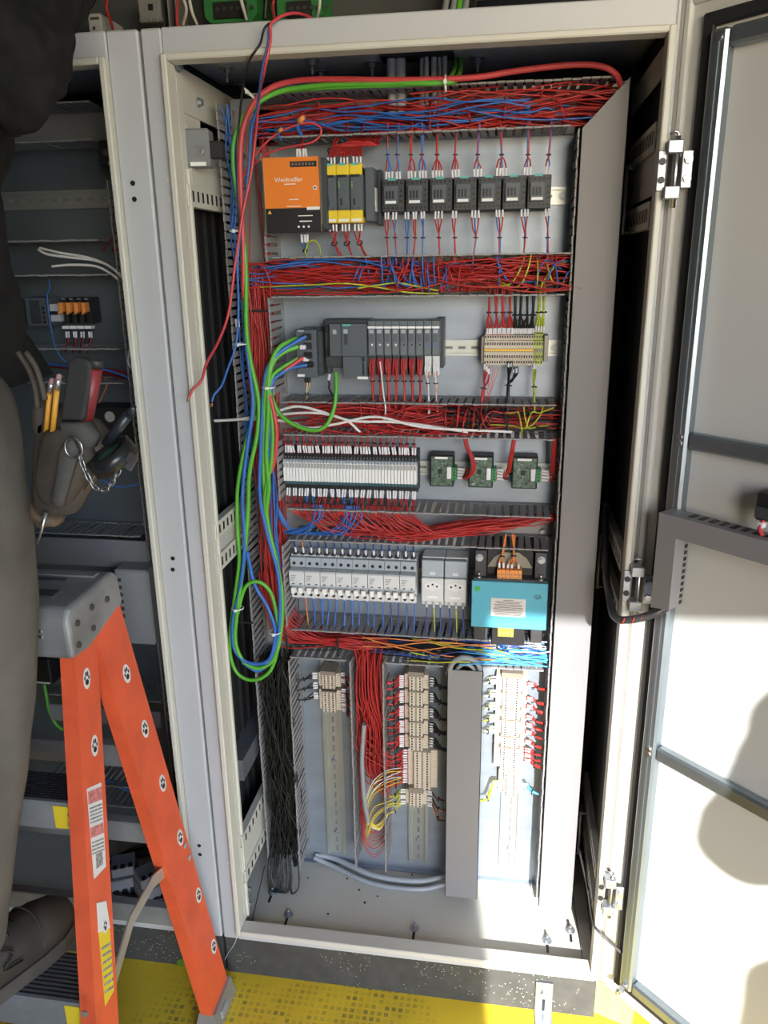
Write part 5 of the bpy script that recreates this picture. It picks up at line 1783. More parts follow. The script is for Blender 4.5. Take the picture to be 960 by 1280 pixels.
# contactor and orange relays
nc = thing('contactor', 'small dark contactor beside the orange relays in the neighbour cabinet', 'contactor', at(50, 408, YP))
a, b = at(30, 372, .185), at(60, 408, .185)
MB().box(a.x, b.x, .185, YP - .008, b.z, a.z, c=.001).build('body', SLATE, nc)
MB().box(a.x + .012, b.x - .008, .181, .186, b.z + .006, a.z - .006, c=.001).build('front', CHAR, nc)
for k in range(4):
    MB().box(b.x - .006, b.x - .002, .183, .186, b.z + .006 + k * .009, b.z + .011 + k * .009).build('auxiliary_slot', BLACK, nc)
a, b = at(60, 380, .2), at(76, 402, .2)
pl = thing('relay_module', 'pale labelled module between contactor and orange relays', 'module', at(68, 402, YP))
MB().box(a.x, b.x, .2, YP - .008, b.z, a.z, c=.001).build('body', mat('pale_module', (.45, .45, .47), .5), pl)
MB().box(a.x, b.x - .004, .1985, .2005, (a.z + b.z) / 2 - .004, (a.z + b.z) / 2 + .003).build('slot', BLACK, pl)
for i in range(4):
    u = 77 + i * 9.5
    a, b = at(u, 372, .20), at(u + 9, 404, .20)
    t = thing('interface_relay', 'orange interface relay in a black socket, %s from the left' % ORD[i], 'relay', at(u + 4, 410, YP), 'orange relays in the neighbour cabinet')
    MB().box(a.x, b.x, .20, YP - .008, b.z, a.z, c=.0008).build('socket', BLACK, t)
    zc = a.z - (a.z - b.z) * .38
    MB().box(a.x + .0004, b.x - .0004, .182, .2, zc - .008, zc + .010, c=.001).build('relay_body', TERMOR, t)
    MB().prism([(a.x + .0004, .182, zc - .008), (b.x - .0004, .182, zc - .008), (a.x + .0004, .182, zc - .013)], (0, .01, 0)).build('lever', TERMOR, t)
    MB().box(a.x + .001, b.x - .001, .196, .1995, a.z - .004, a.z - .001).build('terminal', ZINC, t)
    c0, c1 = at(u + .5, 407.5, .19), at(u + 8.6, 411, .19)
    MB().box(c0.x, c1.x, .19, .205, c1.z, c0.z).build('name_label', WHITE, t)
    q = at(u + 3, 414, .192)
    bundle('white-sleeved wire pair below the %s orange relay' % ORD[i], [(q.x + k * .005, .2, q.z) for k in range(2)], (0, -.1, -1), [BLACKW, RED], None, (q.x + .003, .18, at(u, 440, .18).z), ml=.013)
for i, pts in enumerate(([(48, 312, .15), (60, 318, .145), (90, 322, .145), (120, 326, .15), (140, 335, .15), (158, 352, .16)], [(50, 310, .16), (75, 316, .15), (110, 322, .15), (135, 332, .15), (160, 350, .17)],
                         [(65, 333, .15), (90, 331, .148), (120, 333, .15), (140, 343, .155), (150, 352, .16)], [(154, 305, .17), (152, 320, .16), (153, 340, .16), (157, 352, .17)],
                         [(168, 400, .16), (164, 430, .15), (160, 450, .148), (165, 460, .148), (171, 448, .155), (168, 420, .16)], [(172, 470, .16), (173, 490, .155), (178, 510, .17)])):
    cable('white_cable', ('longest white cable arching across the neighbour cabinet', 'second white cable arching across the neighbour cabinet', 'lower white cable above the orange relays', 'white cable end at the edge of the neighbour cabinet',
                          'white cable loop hanging at the cabinet edge beside the pouch', 'short white cable below the hanging loop')[i], WHITEW, pts, .0024)
cable('blue_cable', 'thin blue wire dropping past the contactor in the neighbour cabinet', BLUE, [(61, 350, .17), (62, 360, .165), (59, 372, .17), (64, 412, .165), (68, 430, .16), (75, 445, .16), (82, 452, .17)], .0016)
cable('blue_cable', 'blue wires passing behind the screwdriver handles', BLUE, [(60, 455, .2), (90, 458, .18), (130, 462, .17), (160, 472, .17), (176, 485, .19)], .0022)
cable('blue_cable', 'blue wire arc behind the hanging chain', BLUE, [(118, 585, .2), (128, 600, .18), (145, 608, .175), (165, 607, .18), (178, 603, .19)], .0018)
cable('orange_wire', 'thin orange wire above the small board behind the pouch', ORW, [(128, 470, .2), (134, 478, .18), (130, 490, .18), (124, 503, .19)], .0014)
bulk('red_wires', 'dim red wires behind the tool handles in the neighbour cabinet', mat('shaded_red_wire', (.20, .015, .015), .5), [[at(60 + k * 4, 458 + rnd(-4, 4), .22), at(110, 462 + rnd(-4, 5), .2), at(150, 466 + rnd(-5, 6), .2), at(180, 475 + rnd(-6, 6), .21)] for k in range(12)])  # red wire colour darkened to hold the cabinet's shade
bulk('red_wires', 'dim red wires in the vertical duct of the neighbour cabinet', MATS['shaded_red_wire'], [[at(140 + rnd(0, 8), 170, .2), at(143 + rnd(-2, 6), 230, .19), at(147 + rnd(-2, 6), 280, .19), at(135 + rnd(-8, 12), 315, .2)] for k in range(8)])
bulk('blue_wires', 'blue wires lying in the lowest duct of the neighbour cabinet', BLUE, [[at(130 + rnd(0, 5), 976 + rnd(-3, 6), .17), at(160, 984 + rnd(-4, 6), .165), at(185, 994 + rnd(-4, 4), .17), at(196, 1000, .18)] for k in range(8)])
# black breaker switch top right
bs = thing('rotary_switch', 'black switch block at the upper right of the neighbour cabinet', 'switch', at(135, 205, .16))
a, b = at(120, 175, .14), at(142, 208, .14)
MB().box(a.x, b.x, .14, YP - .002, b.z, a.z, c=.004).build('body', BLACK, bs)
q = at(134, 191, .138)
MB().cyl((q.x, .14, q.z), (q.x, .132, q.z), .006, n=12).build('cover_screw', CHROME, bs)
c0, c1 = at(135, 202, .139), at(143, 206, .139)
MB().box(c0.x, c1.x, .1388, .1405, c1.z, c0.z).build('name_label', WHITE, bs)
# small board
sbd = thing('circuit_board_module', 'dark board with a pale dial window behind the pouch', 'circuit board', at(135, 540, YP))
a, b = at(112, 508, .19), at(170, 558, .19)
MB().box(a.x, b.x, .19, YP - .004, b.z, a.z, c=.002).build('housing', BLACK, sbd)
q = at(137, 521, .188)
MB().cyl((q.x, .19, q.z), (q.x, .1885, q.z), .011, n=20).build('dial_window', GREYP, sbd)
c0, c1 = at(114, 538, .189), at(148, 552, .189)
MB().box(c0.x, c1.x, .1885, .1905, c1.z, c0.z).build('label_plate', mat('speckled_label', (.36, .36, .36), .5, var=.6, scale=200), sbd)
# floor of the neighbour cabinet: two loose grey devices and a coil of black cable
for i, (u, v) in enumerate(((158, 1110), (190, 1122))):
    p = atz(u, v, ZB + .012)
    t = thing('loose_contactor', ('grey contactor lying on the cabinet floor behind the ladder', 'second grey contactor lying behind the folding ladder brace')[i], 'contactor', p)
    Mx = Matrix.Translation((p.x, p.y, ZB + .011)) @ Matrix.Rotation(R(25 + 20 * i), 4, 'Z')
    LG = mat('loose_device_grey', (.22, .23, .26), .5)
    MB().box(-.030, .030, -.030, .035, .0, .050, c=.002, M=Mx).build('body', LG, t)
    MB().box(-.026, .026, -.020, .030, .050, .075, c=.002, M=Mx).build('upper_block', LG, t)
    for k in range(3):
        MB().box(-.024 + k * .018, -.013 + k * .018, -.0315, -.029, .008, .026, M=Mx).build('terminal_opening', BLACK, t)
        MB().box(-.022 + k * .017, -.012 + k * .017, -.021, -.008, .0745, .0765, M=Mx).build('terminal_opening', BLACK, t)
p = atz(185, 1135, ZB + .02)
mb = MB()
for k in range(7):
    rr = .10 + .008 * (k % 4)
    mb.tube([Vector((p.x - .03 + rr * math.cos(q * math.pi / 16), p.y + .10 + rr * .8 * math.sin(q * math.pi / 16), ZB + .016 + .0075 * (k // 3))) for q in range(32)], .0045, 6, closed=True)
tag(mb.build('cable_coil', BLACKW), 'coil of black cable on the floor of the neighbour cabinet', 'cable')
q = atz(232, 1148, .0)
gp = MB()
gp.prism([(at(228, 1205, .004).x + .013 * math.cos(a), .0035, at(228, 1205, .004).z + .016 * math.sin(a)) for a in [k * math.pi / 8 for k in range(16)]], (0, -.0005, 0))
tag(gp.build('green_sticker', mat('faded_green', (.12, .22, .02), .7)), 'faded green round sticker on the plinth behind the ladder foot', 'sticker')

# ================================================================== EQUIPMENT ON THE WALL ABOVE THE CABINETS
YW = .50
wp = MB().box(-1.2, 1.1, .52, .55, 1.5, 2.7)
tag(wp.build('wall_board', mat('wall_board_dark', (.06, .065, .068), .7, var=.15)), 'dark equipment board on the wall behind the cabinet tops', 'board')


def wbox(u0, v0, u1, v1, y):
    a, b = at(u0, v0, y), at(u1, v1, y)
    return min(a.x, b.x), max(a.x, b.x), min(a.z, b.z), max(a.z, b.z)


x0_, x1_, za, zb_ = wbox(109, 17, 128, 40, .42)
t = thing('small_relay_box', 'small white labelled box behind the neighbour cabinet top', 'module', (x0_, .42, za))
MB().box(x0_, x1_, .42, .52, za - .05, zb_, c=.002).build('body', mat('aged_white', (.45, .45, .44), .5), t)
MB().box(x0_ + .006, x1_ - .004, .4188, .4205, zb_ - .012, zb_ - .007).build('label_print', PRINT, t)
MB().box(x0_ + .010, x0_ + .014, .4185, .4205, zb_ - .030, zb_ - .024).build('push_button', BLACK, t)
x0_, x1_, za, zb_ = wbox(166, -8, 201, 28, .42)
t = thing('wall_contactor', 'large black and grey contactor above the gap between cabinets', 'contactor', (x0_, .42, za))
MB().box(x0_, x1_, .44, .52, za - .06, zb_, c=.003).build('body', BLACK, t)
MB().box(x0_ + .004, x1_ - .004, .43, .445, za + .004, zb_, c=.002).build('front', mat('aged_grey', (.25, .25, .24), .5), t)
for k in range(4):
    MB().cyl((x0_ + .010 + k * .014, .43, za + .008), (x0_ + .010 + k * .014, .426, za + .008), .004, n=10).build('terminal_screw', ZINC, t)
MB().box(x0_ + .026, x0_ + .036, .4285, .4305, za + .025, za + .036).build('push_window', BLACK, t)
for i, (u0, u1) in enumerate(((203, 213), (215, 224))):
    x0_, x1_, za, zb_ = wbox(u0, -20, u1, 40, .46)
    tag(MB().box(x0_, x1_, .46, .52, 1.6, zb_ + .2, c=.004).build('trunking', mat('trunking_grey', (.20, .20, .19), .6)), ('left', 'right')[i] + ' one of two narrow grey trunking strips above the cabinets', 'trunking')
GRB = mat('green_breaker', (.03, .20, .05), .5)
for i, (u0, u1) in enumerate(((248, 318), (341, 400))):
    x0_, x1_, za, zb_ = wbox(u0, -30, u1, 22, .40)
    t = thing('green_power_unit', ('left', 'right')[i] + ' green power unit above the cabinet, seen past its top edge', 'power unit', (x0_, .42, za))
    pr = [(x0_, za + .012), (x0_ + .012, za), (x1_ - .012, za), (x1_, za + .012), (x1_, zb_ + .15), (x0_, zb_ + .15)]
    MB().prism([(x, .42, z) for x, z in pr], (0, .10, 0)).build('housing', GRB, t)
    MB().box(x0_ + .02, x1_ - .02, .414, .421, za + .006, za + .035, c=.001).build('terminal_row', BLACK, t)
    for k in range(6):
        MB().cyl((x0_ + .03 + k * .014, .414, za + .022), (x0_ + .03 + k * .014, .411, za + .022), .004, n=8).build('terminal_screw', CHAR, t)
    MB().box(x0_ + .012, x0_ + .05, .4185, .4205, za + .045, za + .05).build('print_line', PRINTW, t)
for i, (pts, m_, lab) in enumerate(([[(228, -5, .40), (233, 12, .40), (229, 30, .42)], WHITEW, 'first thin white wire above the cabinet top'], [[(236, -5, .40), (240, 15, .40), (246, 30, .42)], WHITEW, 'second thin white wire above the cabinet top'],
                                    [[(222, -5, .41), (221, 20, .42), (222, 34, .43)], PINKRED, 'red wire beside the trunking above the cabinet'], [[(300, -5, .39), (304, 10, .39), (308, 24, .41)], WHITEW, 'thin pale wire in front of the left green unit'],
                                    [[(135, -5, .42), (133, 10, .41), (137, 22, .42), (141, 36, .44)], RED, 'red wire hanging beside the small white box'], [[(400, -5, .38), (399, 10, .38), (396, 22, .4)], WHITEW, 'thin pale wire right of the green units'],
                                    [[(120, -5, .40), (108, 14, .40), (92, 27, .40)], BLACKW, 'black cable sagging over the neighbour cabinet top'], [[(333, -5, .36), (332, 10, .36), (331, 24, .36)], BLACKW, 'black cable between the two green units'],
                                    [[(343, -5, .35), (341, 8, .35), (343, 24, .3)], PINKRED, 'red lead coming down between the green units'])):
    cable('hanging_wire', lab, m_, pts, .003 if m_ is not BLACKW else .005)
x0_, x1_, za, zb_ = wbox(430, -10, 480, 13, .40)
t = thing('yellow_tool', 'yellow plastic tool lying on the cabinet top', 'tool', (x0_, .3, ZT))
MB().box(x0_, x1_ - .02, .25, .30, ZT, ZT + .035, c=.008).build('handle', YELLOW, t)
MB().box(x1_ - .03, x1_, .255, .295, ZT + .004, ZT + .028, c=.004).build('head', BLACK, t)
for i, u in enumerate((556, 566, 573, 581, 590)):
    a = at(u, 5, .40)
    tag(MB().tube(spline([Vector((a.x, .30, ZT + .002)), Vector((a.x, .34, ZT + .06)), Vector((a.x + .01, .42, ZT + .2)), Vector((a.x + .02, .48, ZT + .5))], 4), .006, 8).build('rising_cable', (GREYW, GREYW, GREENC, GREYW, BLACKW)[i]),
        '%s cable rising from the cabinet top, %s from the left' % (('grey', 'grey', 'green', 'grey', 'black')[i], ORD[i]), 'cable')
x0_, x1_, za, zb_ = wbox(580, -14, 700, 4, .45)
tag(MB().cyl((x0_, .45, za + .03), (x1_ + .3, .45, za + .045), .018, n=14).build('wall_pipe', mat('pale_pipe', (.45, .44, .40), .5)), 'pale pipe running along the wall above the cabinet', 'pipe')
# ================================================================== STEP LADDER
LP = 0.0895


def web_x(z):
    return -.055 + LP * (.95 - z)


def onweb(u, v, off=0.0):
    d = CAM_M @ Vector(((u - 480) / FPX, -(v - 640) / FPX, -1))
    k = -.055 + LP * .95 + off
    t = (k - (CAM.x + LP * CAM.z)) / (d.x + LP * d.z)
    return CAM + d * t


LD = thing('step_ladder', 'orange fibreglass step ladder with paw print stickers and aluminium cap', 'ladder', (-.2, -.3, 0))
LWID = .46       # overall width at the cap; the far side lies out of frame


def rail(yf0, yf1, wd, ztop, side, name='rail', zbot=0.03):
    """channel rail: yf0/yf1 = front edge y at ztop / floor. side 0 = right, 1 = left"""
    def pt(z, dy, inx):
        f = (ztop - z) / ztop
        x = web_x(z)
        x = x - inx if side == 0 else (-2 * .255 - x) + inx
        return Vector((x, yf0 + (yf1 - yf0) * f + dy, z))
    m = MB()
    th, fl = .004, .025
    prof = [(0, 0), (wd, 0), (wd, fl), (wd - th, fl), (wd - th, th), (th, th), (th, fl), (0, fl)]
    top = [pt(ztop, dy, ix) for dy, ix in prof]
    bot = [pt(zbot, dy, ix) for dy, ix in prof]
    n = len(prof)
    m.add(bot + top, [(k, (k + 1) % n, n + (k + 1) % n, n + k) for k in range(n)])
    for o in (0, n):
        m.add((bot + top)[o:o + n], [(0, 1, 4, 5), (1, 2, 3, 4), (0, 5, 6, 7)])
    return m.build(name, LADDER, LD)


FR = [rail(-.308, -.590, .066, .965, s, 'front_rail') for s in (0, 1)]
RR = [rail(-.252, -.138, .090, .965, s, 'rear_rail') for s in (0, 1)]
XLFT = -.455


# cap: cast aluminium with rounded body, dark strips holding the tool tray's shade and end plate
capm = MB()
c0, c1, d0, d1 = -.460, -.050, -.326, -.165
prof = [(d0, .945), (d0 - .002, 1.010), (d0 + .010, 1.026), (d1 - .012, 1.030), (d1, 1.018), (d1 + .006, .965), (d1 - .02, .962), (d0 + .05, .940)]
capm.prism([(c0, y, z) for y, z in prof], (c1 - c0, 0, 0))
cap = capm.build('cap', ALU, LD)
bv = cap.modifiers.new('soft', 'BEVEL')
bv.width = .008
bv.segments = 3
MB().box(c0 + .03, c1 - .045, d0 + .040, d0 + .066, 1.0262, 1.0295, c=.001).build('tray_recess_shade', mat('tray_shadow', (.10, .11, .12), .5, .4), cap)  # raised strip; the shade of the recess is in its dark colour
MB().box(c0 + .02, c1 - .02, d1 - .042, d1 - .024, 1.029, 1.0318, c=.001).build('tray_ridge', ALU, cap)
MB().box(c0 + .02, c1 - .06, d1 - .062, d1 - .050, 1.0285, 1.0305, c=.001).build('tray_recess_shade', mat('tray_shadow', (.10, .11, .12), .5, .4), cap)
for u, v in ((97, 779), (115, 759), (134, 749), (117, 785), (99, 806)):
    p = atx(u, v, c1 + .001)
    MB().cyl((c1 - .001, p.y, p.z), (c1 + .0025, p.y, p.z), .0052, n=12).build('rivet', mat('rivet_brown', (.085, .062, .05), .5, .3), cap)
q = atx(60, 792, 0)
p = at(47, 793, d0 - .003)
for k in range(2):
    MB().box(p.x - .006, p.x + .007, d0 - .0035, d0 - .0005, p.z - .007 + k * .009, p.z - .002 + k * .009, c=.0006).build('cast_mark', CHROME, cap)
# treads
def tread(z, yf, depth, h, label_yellow):
    t = MB().box(XLFT, web_x(z) - .029, yf, yf + depth, z - .004, z, c=.0008)
    t.box(XLFT, web_x(z) - .029, yf, yf + .004, z - h, z - .004, c=.0006)
    t.box(XLFT, web_x(z) - .029, yf + depth - .004, yf + depth, z - h * .8, z - .004, c=.0006)
    o = t.build('tread', ALU, LD)
    g = MB()
    for k in range(11):
        yy = yf + .006 + k * (depth - .012) / 10
        g.box(XLFT + .01, web_x(z) - .03, yy, yy + .0028, z, z + .0012)
    g.build('tread_grip', RUBBER, o)
    MB().box(web_x(z) - .055, web_x(z) - .030, yf - .0012, yf - .0002, z - h + .004, z - .006).build('yellow_sticker', YELLOW, o)
    for dz in (.012, .03):
        p = (web_x(z) - .002, yf + .03, z - dz)
    return o


tread(.725, -.372, .070, .050, True)
tread(.430, -.458, .088, .060, True)
tread(.130, -.545, .09, .060, True)
for z, yy in ((.675, -.168), (.490, -.142), (.262, -.108)):
    m = MB().box(XLFT, web_x(z) - .004, yy - .012, yy + .010, z - .022, z + .022, c=.002)
    m.build('rear_bar', ALU, LD)
# rivets on the front flange
for u, v in ((89, 1018), (90, 1031), (106, 1267)):
    p = at(u, v, -.41)
    z = p.z
    yf = -.308 - .282 * (.965 - z) / .965
    p = at(u, v, yf)
    MB().cyl(p + Vector((0, .001, 0)), p + Vector((0, -.002, 0)), .0052, n=12).build('rivet', BEIGE2, FR[0])
for u, v in ((231, 1057), (236, 1072)):
    p = onweb(u, v)
    MB().cyl(p, p + Vector((.002, 0, 0)), .006, n=12).build('rivet', GREYP, RR[0])
# folding brace
br = MB()
a = Vector((web_x(.44) - .012, -.155, .44))
b = Vector((web_x(.42) - .016, -.30, .435))
c_ = Vector((web_x(.40) - .016, -.425, .40))
pts = [onweb(207, 1078, -.012), onweb(203, 1090, -.012), onweb(190, 1102, -.014), onweb(180, 1120, -.014), onweb(163, 1150, -.014), onweb(150, 1195, -.014), onweb(138, 1235, -.014)]
n = len(pts)
vs = []
for i, p in enumerate(pts):
    d = (pts[min(i + 1, n - 1)] - pts[max(i - 1, 0)]).normalized()
    s = d.cross(Vector((1, 0, 0))).normalized() * .012
    for xx in (0, .003):
        vs += [p - s + Vector((xx, 0, 0)), p + s + Vector((xx, 0, 0))]
fs = []
for i in range(n - 1):
    o, q = i * 4, (i + 1) * 4
    fs += [(o, o + 1, q + 1, q), (o + 2, q + 2, q + 3, o + 3), (o, q, q + 2, o + 2), (o + 1, o + 3, q + 3, q + 1)]
fs += [(0, 2, 3, 1), (n * 4 - 4, n * 4 - 3, n * 4 - 1, n * 4 - 2)]
br.add(vs, fs)
bro = br.build('folding_brace', mat('brace_steel', (.55, .52, .46), .4, .7, var=.1), LD)
p = pts[0]
MB().cyl(p, p + Vector((.006, 0, 0)), .006, n=12).build('brace_rivet', ZINC, bro)
# feet
def foot(y, x, wd=.066):
    m = MB()
    h = .050
    top = [Vector((x - .030, y - .002, h)), Vector((x + .004, y - .002, h)), Vector((x + .004, y + wd + .002, h)), Vector((x - .030, y + wd + .002, h))]
    bot = [Vector((x - .042, y - .012, .0)), Vector((x + .010, y - .012, .0)), Vector((x + .010, y + wd + .012, .0)), Vector((x - .042, y + wd + .012, .0))]
    m.add(bot + top, [(3, 2, 1, 0), (4, 5, 6, 7), (0, 1, 5, 4), (1, 2, 6, 5), (2, 3, 7, 6), (3, 0, 4, 7)])
    f = m.build('foot', mat('foot_aluminium', (.38, .37, .35), .5, .5, var=.12), LD)
    MB().box(x + .0055, x + .0105, y + .02, y + .05, .014, .034, c=.001).build('foot_slot', GREYP, f)


foot(-.141, web_x(.03), .09)
foot(-.590, web_x(.03))
foot(-.141, -.51 - web_x(.03) + .03, .09)
foot(-.590, -.51 - web_x(.03) + .03)
# paw print stickers and warning stickers on the outer webs
PAWW = mat('sticker_white', (.75, .73, .70), .5, var=.03)


def on_plane(p, ax, up, a, b):
    return p + ax * a + up * b


def paw(p, up, ax, s, parent):
    nrm = Vector((1, 0, LP)).normalized()
    m = MB()
    ov = [p + nrm * .0004 + ax * (s * .62 * math.cos(k * math.pi / 10)) + up * (s * math.sin(k * math.pi / 10)) for k in range(20)]
    m.prism(ov, nrm * .0005)
    o = m.build('paw_sticker', PAWW, parent)
    k = MB()

    def pad(cx, cy, rx, ry):
        c = p + nrm * .0009 + ax * (s * cx) + up * (s * cy)
        k.prism([c + ax * (s * rx * math.cos(q * math.pi / 6)) + up * (s * ry * math.sin(q * math.pi / 6)) for q in range(12)], nrm * .0003)
    pad(0, -.35, .30, .28)
    pad(-.36, .05, .11, .20)
    pad(.36, .05, .11, .20)
    pad(-.15, .42, .12, .24)
    pad(.15, .42, .12, .24)
    k.build('paw_print', BLACK, o)


upF = Vector((-LP, .293, 1)).normalized()
upR = Vector((-LP, -.118, 1)).normalized()
axF = Vector((0, 1, -.293)).normalized()
axR = Vector((0, 1, .118)).normalized()
for u, v in ((108, 848), (118, 932)):
    paw(onweb(u, v), upF, axF, .0165, FR[0])
for u, v in ((158, 842), (181, 911), (203, 979), (225, 1047), (248, 1119), (267, 1183)):
    paw(onweb(u, v), upR, axR, .0175, RR[0])


def sticker(quad, m, parent, name='warning_sticker', off=.0004):
    nrm = Vector((1, 0, LP)).normalized()
    return MB().prism([onweb(u, v) + nrm * off for u, v in quad], nrm * .0004).build(name, m, parent)


s1 = sticker([(108, 986), (126, 978), (132, 1083), (117, 1099)], PAWW, FR[0])
sticker([(109, 990), (126, 983), (127, 999), (110, 1006)], mat('sticker_red', (.60, .20, .18), .5, var=.4, scale=150), s1, 'sticker_picture', .0009)
sticker([(112, 1035), (128, 1028), (129, 1041), (113, 1048)], MATS['sticker_red'], s1, 'sticker_picture', .0009)
sticker([(119, 1068), (127, 1064), (128, 1080), (120, 1086)], mat('sticker_ink', (.30, .28, .26), .6, var=.7, scale=200), s1, 'sticker_picture', .0009)
for k in range(5):
    v = 1010 + k * 4.5
    sticker([(111.5 + k * .2, v), (126.5 + k * .2, v - 6), (126.5 + k * .2, v - 4), (111.5 + k * .2, v + 2)], MATS['sticker_ink'], s1, 'sticker_text', .0009)
for k in range(4):
    v = 1053 + k * 4.5
    sticker([(114 + k * .2, v), (129 + k * .2, v - 6), (129 + k * .2, v - 4), (114 + k * .2, v + 2)], MATS['sticker_ink'], s1, 'sticker_text', .0009)
s2 = sticker([(120, 1129), (132, 1126), (137, 1165), (142, 1238), (131, 1258), (124, 1180)], YELLOW, FR[0])
sticker([(120, 1129), (132, 1126), (137, 1160), (122, 1166)], PAWW, s2, 'sticker_blank', .0008)
for k in range(7):
    v = 1185 + k * 9
    sticker([(126 + k * .7, v), (138 + k * .5, v - 8), (138.2 + k * .5, v - 5), (126.2 + k * .7, v + 3)], MATS['sticker_ink'], s2, 'sticker_text', .0009)
paw(onweb(131, 1157, .001), upF, axF, .011, FR[0])
# ================================================================== WORKER ON THE LADDER
from mathutils import noise as mnoise


def skin_obj(name, joints, edges, m, parent, sub=2, fold=0.0, fscale=9.0, root=0, seed=0, fstretch=(1, 1, 1)):
    """joints: list of (co, rx, ry)"""
    me = bpy.data.meshes.new(name + '_rig')
    me.from_pydata([j[0] for j in joints], edges, [])
    o = bpy.data.objects.new(name + '_rig', me)
    COL.objects.link(o)
    md = o.modifiers.new('skin', 'SKIN')
    md.branch_smoothing = .6
    md.use_smooth_shade = True
    for i, sv in enumerate(me.skin_vertices[0].data):
        sv.radius = (joints[i][1], joints[i][2])
        sv.use_root = i == root
    s = o.modifiers.new('sub', 'SUBSURF')
    s.levels = sub
    s.render_levels = sub
    bpy.context.view_layer.update()
    dg = bpy.context.evaluated_depsgraph_get()
    ev = o.evaluated_get(dg)
    res = bpy.data.meshes.new_from_object(ev)
    bpy.data.objects.remove(o)
    off = wloc(parent)
    if fold:
        nr = [v.normal.copy() for v in res.vertices]
        for v, n in zip(res.vertices, nr):
            q = Vector((v.co.x * fstretch[0], v.co.y * fstretch[1], v.co.z * fstretch[2])) * fscale + Vector((seed, 0, 0))
            f = mnoise.noise(q) + .5 * mnoise.noise(q * 2.3)
            v.co = v.co + n * f * fold
    for v in res.vertices:
        v.co = v.co - off
    for p in res.polygons:
        p.use_smooth = True
    res.materials.clear()
    res.materials.append(m)
    r = bpy.data.objects.new(name, res)
    COL.objects.link(r)
    r.parent = parent
    return r


HOOD = mat('dark_fleece', (.016, .015, .015), .95, var=.25, scale=60, bump=.15, spec=.2)
DENIM = mat('grey_work_trousers', (.135, .120, .100), .85, var=.22, scale=10, bump=.15, spec=.2)
SKIN = mat('skin', (.50, .30, .21), .5, var=.06)
HAIR = mat('dark_hair', (.03, .022, .016), .7, var=.3, scale=60)
SHOE = mat('worn_leather', (.060, .046, .034), .6, var=.35, scale=16, bump=.2)
SOLE = mat('shoe_sole', (.075, .062, .048), .75, var=.3, scale=25, bump=.2)
PW = thing('person', 'worker in dark hoodie and grey work trousers standing on the ladder', 'person', (-.2, -.45, .43))
# body (head and hands show; the rest is under the clothes)
J = [((-.19, -.44, 1.36), .10, .085), ((-.20, -.42, 1.55), .10, .085), ((-.23, -.38, 1.76), .12, .09), ((-.25, -.34, 1.94), .055, .055), ((-.25, -.31, 2.02), .05, .05),
     ((-.25, -.28, 2.09), .075, .085), ((-.25, -.27, 2.17), .075, .09), ((-.25, -.28, 2.23), .045, .05),
     ((-.10, -.36, 1.91), .052, .052), ((.040, -.42, 1.690), .038, .038), ((-.02, -.17, 1.885), .026, .026), ((-.035, -.105, 1.915), .030, .016), ((-.045, -.065, 1.930), .032, .012),
     ((-.40, -.34, 1.91), .052, .052), ((-.50, -.22, 1.70), .038, .038), ((-.36, -.09, 1.90), .026, .026), ((-.335, -.045, 1.925), .030, .016), ((-.325, -.02, 1.935), .032, .012),
     ((-.115, -.44, 1.30), .075, .075), ((-.135, -.44, .95), .055, .055), ((-.200, -.50, .54), .035, .035),
     ((-.28, -.44, 1.30), .075, .075), ((-.31, -.43, .95), .055, .055), ((-.34, -.48, .54), .035, .035)]
Ed = [(0, 1), (1, 2), (2, 3), (3, 4), (4, 5), (5, 6), (6, 7), (2, 8), (8, 9), (9, 10), (10, 11), (11, 12), (2, 13), (13, 14), (14, 15), (15, 16), (16, 17),
      (0, 18), (18, 19), (19, 20), (0, 21), (21, 22), (22, 23)]


def fingers(base, d, side, J, Ed, root):
    """five fingers: d = pointing direction, side = across the palm (towards the thumb)"""
    d, side = d.normalized(), side.normalized()
    dn = d.cross(side).normalized()
    for k, (off, ln) in enumerate(((-.026, .055), (-.009, .070), (.008, .075), (.025, .068))):
        b0 = base + side * off
        i = len(J)
        J.append((tuple(b0), .009, .009))
        J.append((tuple(b0 + d * ln * .5 + dn * .004), .0085, .0085))
        J.append((tuple(b0 + d * ln * .8 + dn * .016), .0075, .0075))
        J.append((tuple(b0 + d * ln + dn * .030), .006, .006))
        Ed += [(root, i), (i, i + 1), (i + 1, i + 2), (i + 2, i + 3)]
    i = len(J)
    b0 = base - d * .045 + side * .030
    J.append((tuple(b0), .011, .011))
    J.append((tuple(b0 + d * .025 + side * .022), .0095, .0095))
    J.append((tuple(b0 + d * .050 + side * .028 + dn * .012), .007, .007))
    Ed += [(root - 1, i), (i, i + 1), (i + 1, i + 2)]


fingers(Vector((-.047, -.060, 1.932)), Vector((-.15, .9, .2)), Vector((-1, -.1, .2)), J, Ed, 12)
fingers(Vector((-.324, -.018, 1.936)), Vector((.15, .9, .2)), Vector((1, -.1, .2)), J, Ed, 17)
body = skin_obj('body', J, Ed, SKIN, PW)
# face details
fc = Vector((-.25, -.195, 2.10))
MB().prism([fc + Vector((-.011, 0, -.012)), fc + Vector((.011, 0, -.012)), fc + Vector((0, .0, .028))], (0, .018, 0)).build('nose', SKIN, body)
for s in (-1, 1):
    MB().ball(fc + Vector((s * .030, -.002, .030)), .011, 10).build('eye', WHITE, body)
    MB().ball((-.25 + s * .083, -.285, 2.11), .022, 8, sq=(.4, .8, 1.3)).build('ear', SKIN, body)
MB().box(fc.x - .022, fc.x + .022, fc.y - .002, fc.y + .006, fc.z - .040, fc.z - .033, c=.002).build('mouth', mat('lips', (.40, .17, .14), .5), body)
MB().ball((-.25, -.300, 2.165), .105, 14, sq=(.92, 1.05, .85)).build('hair', HAIR, PW)
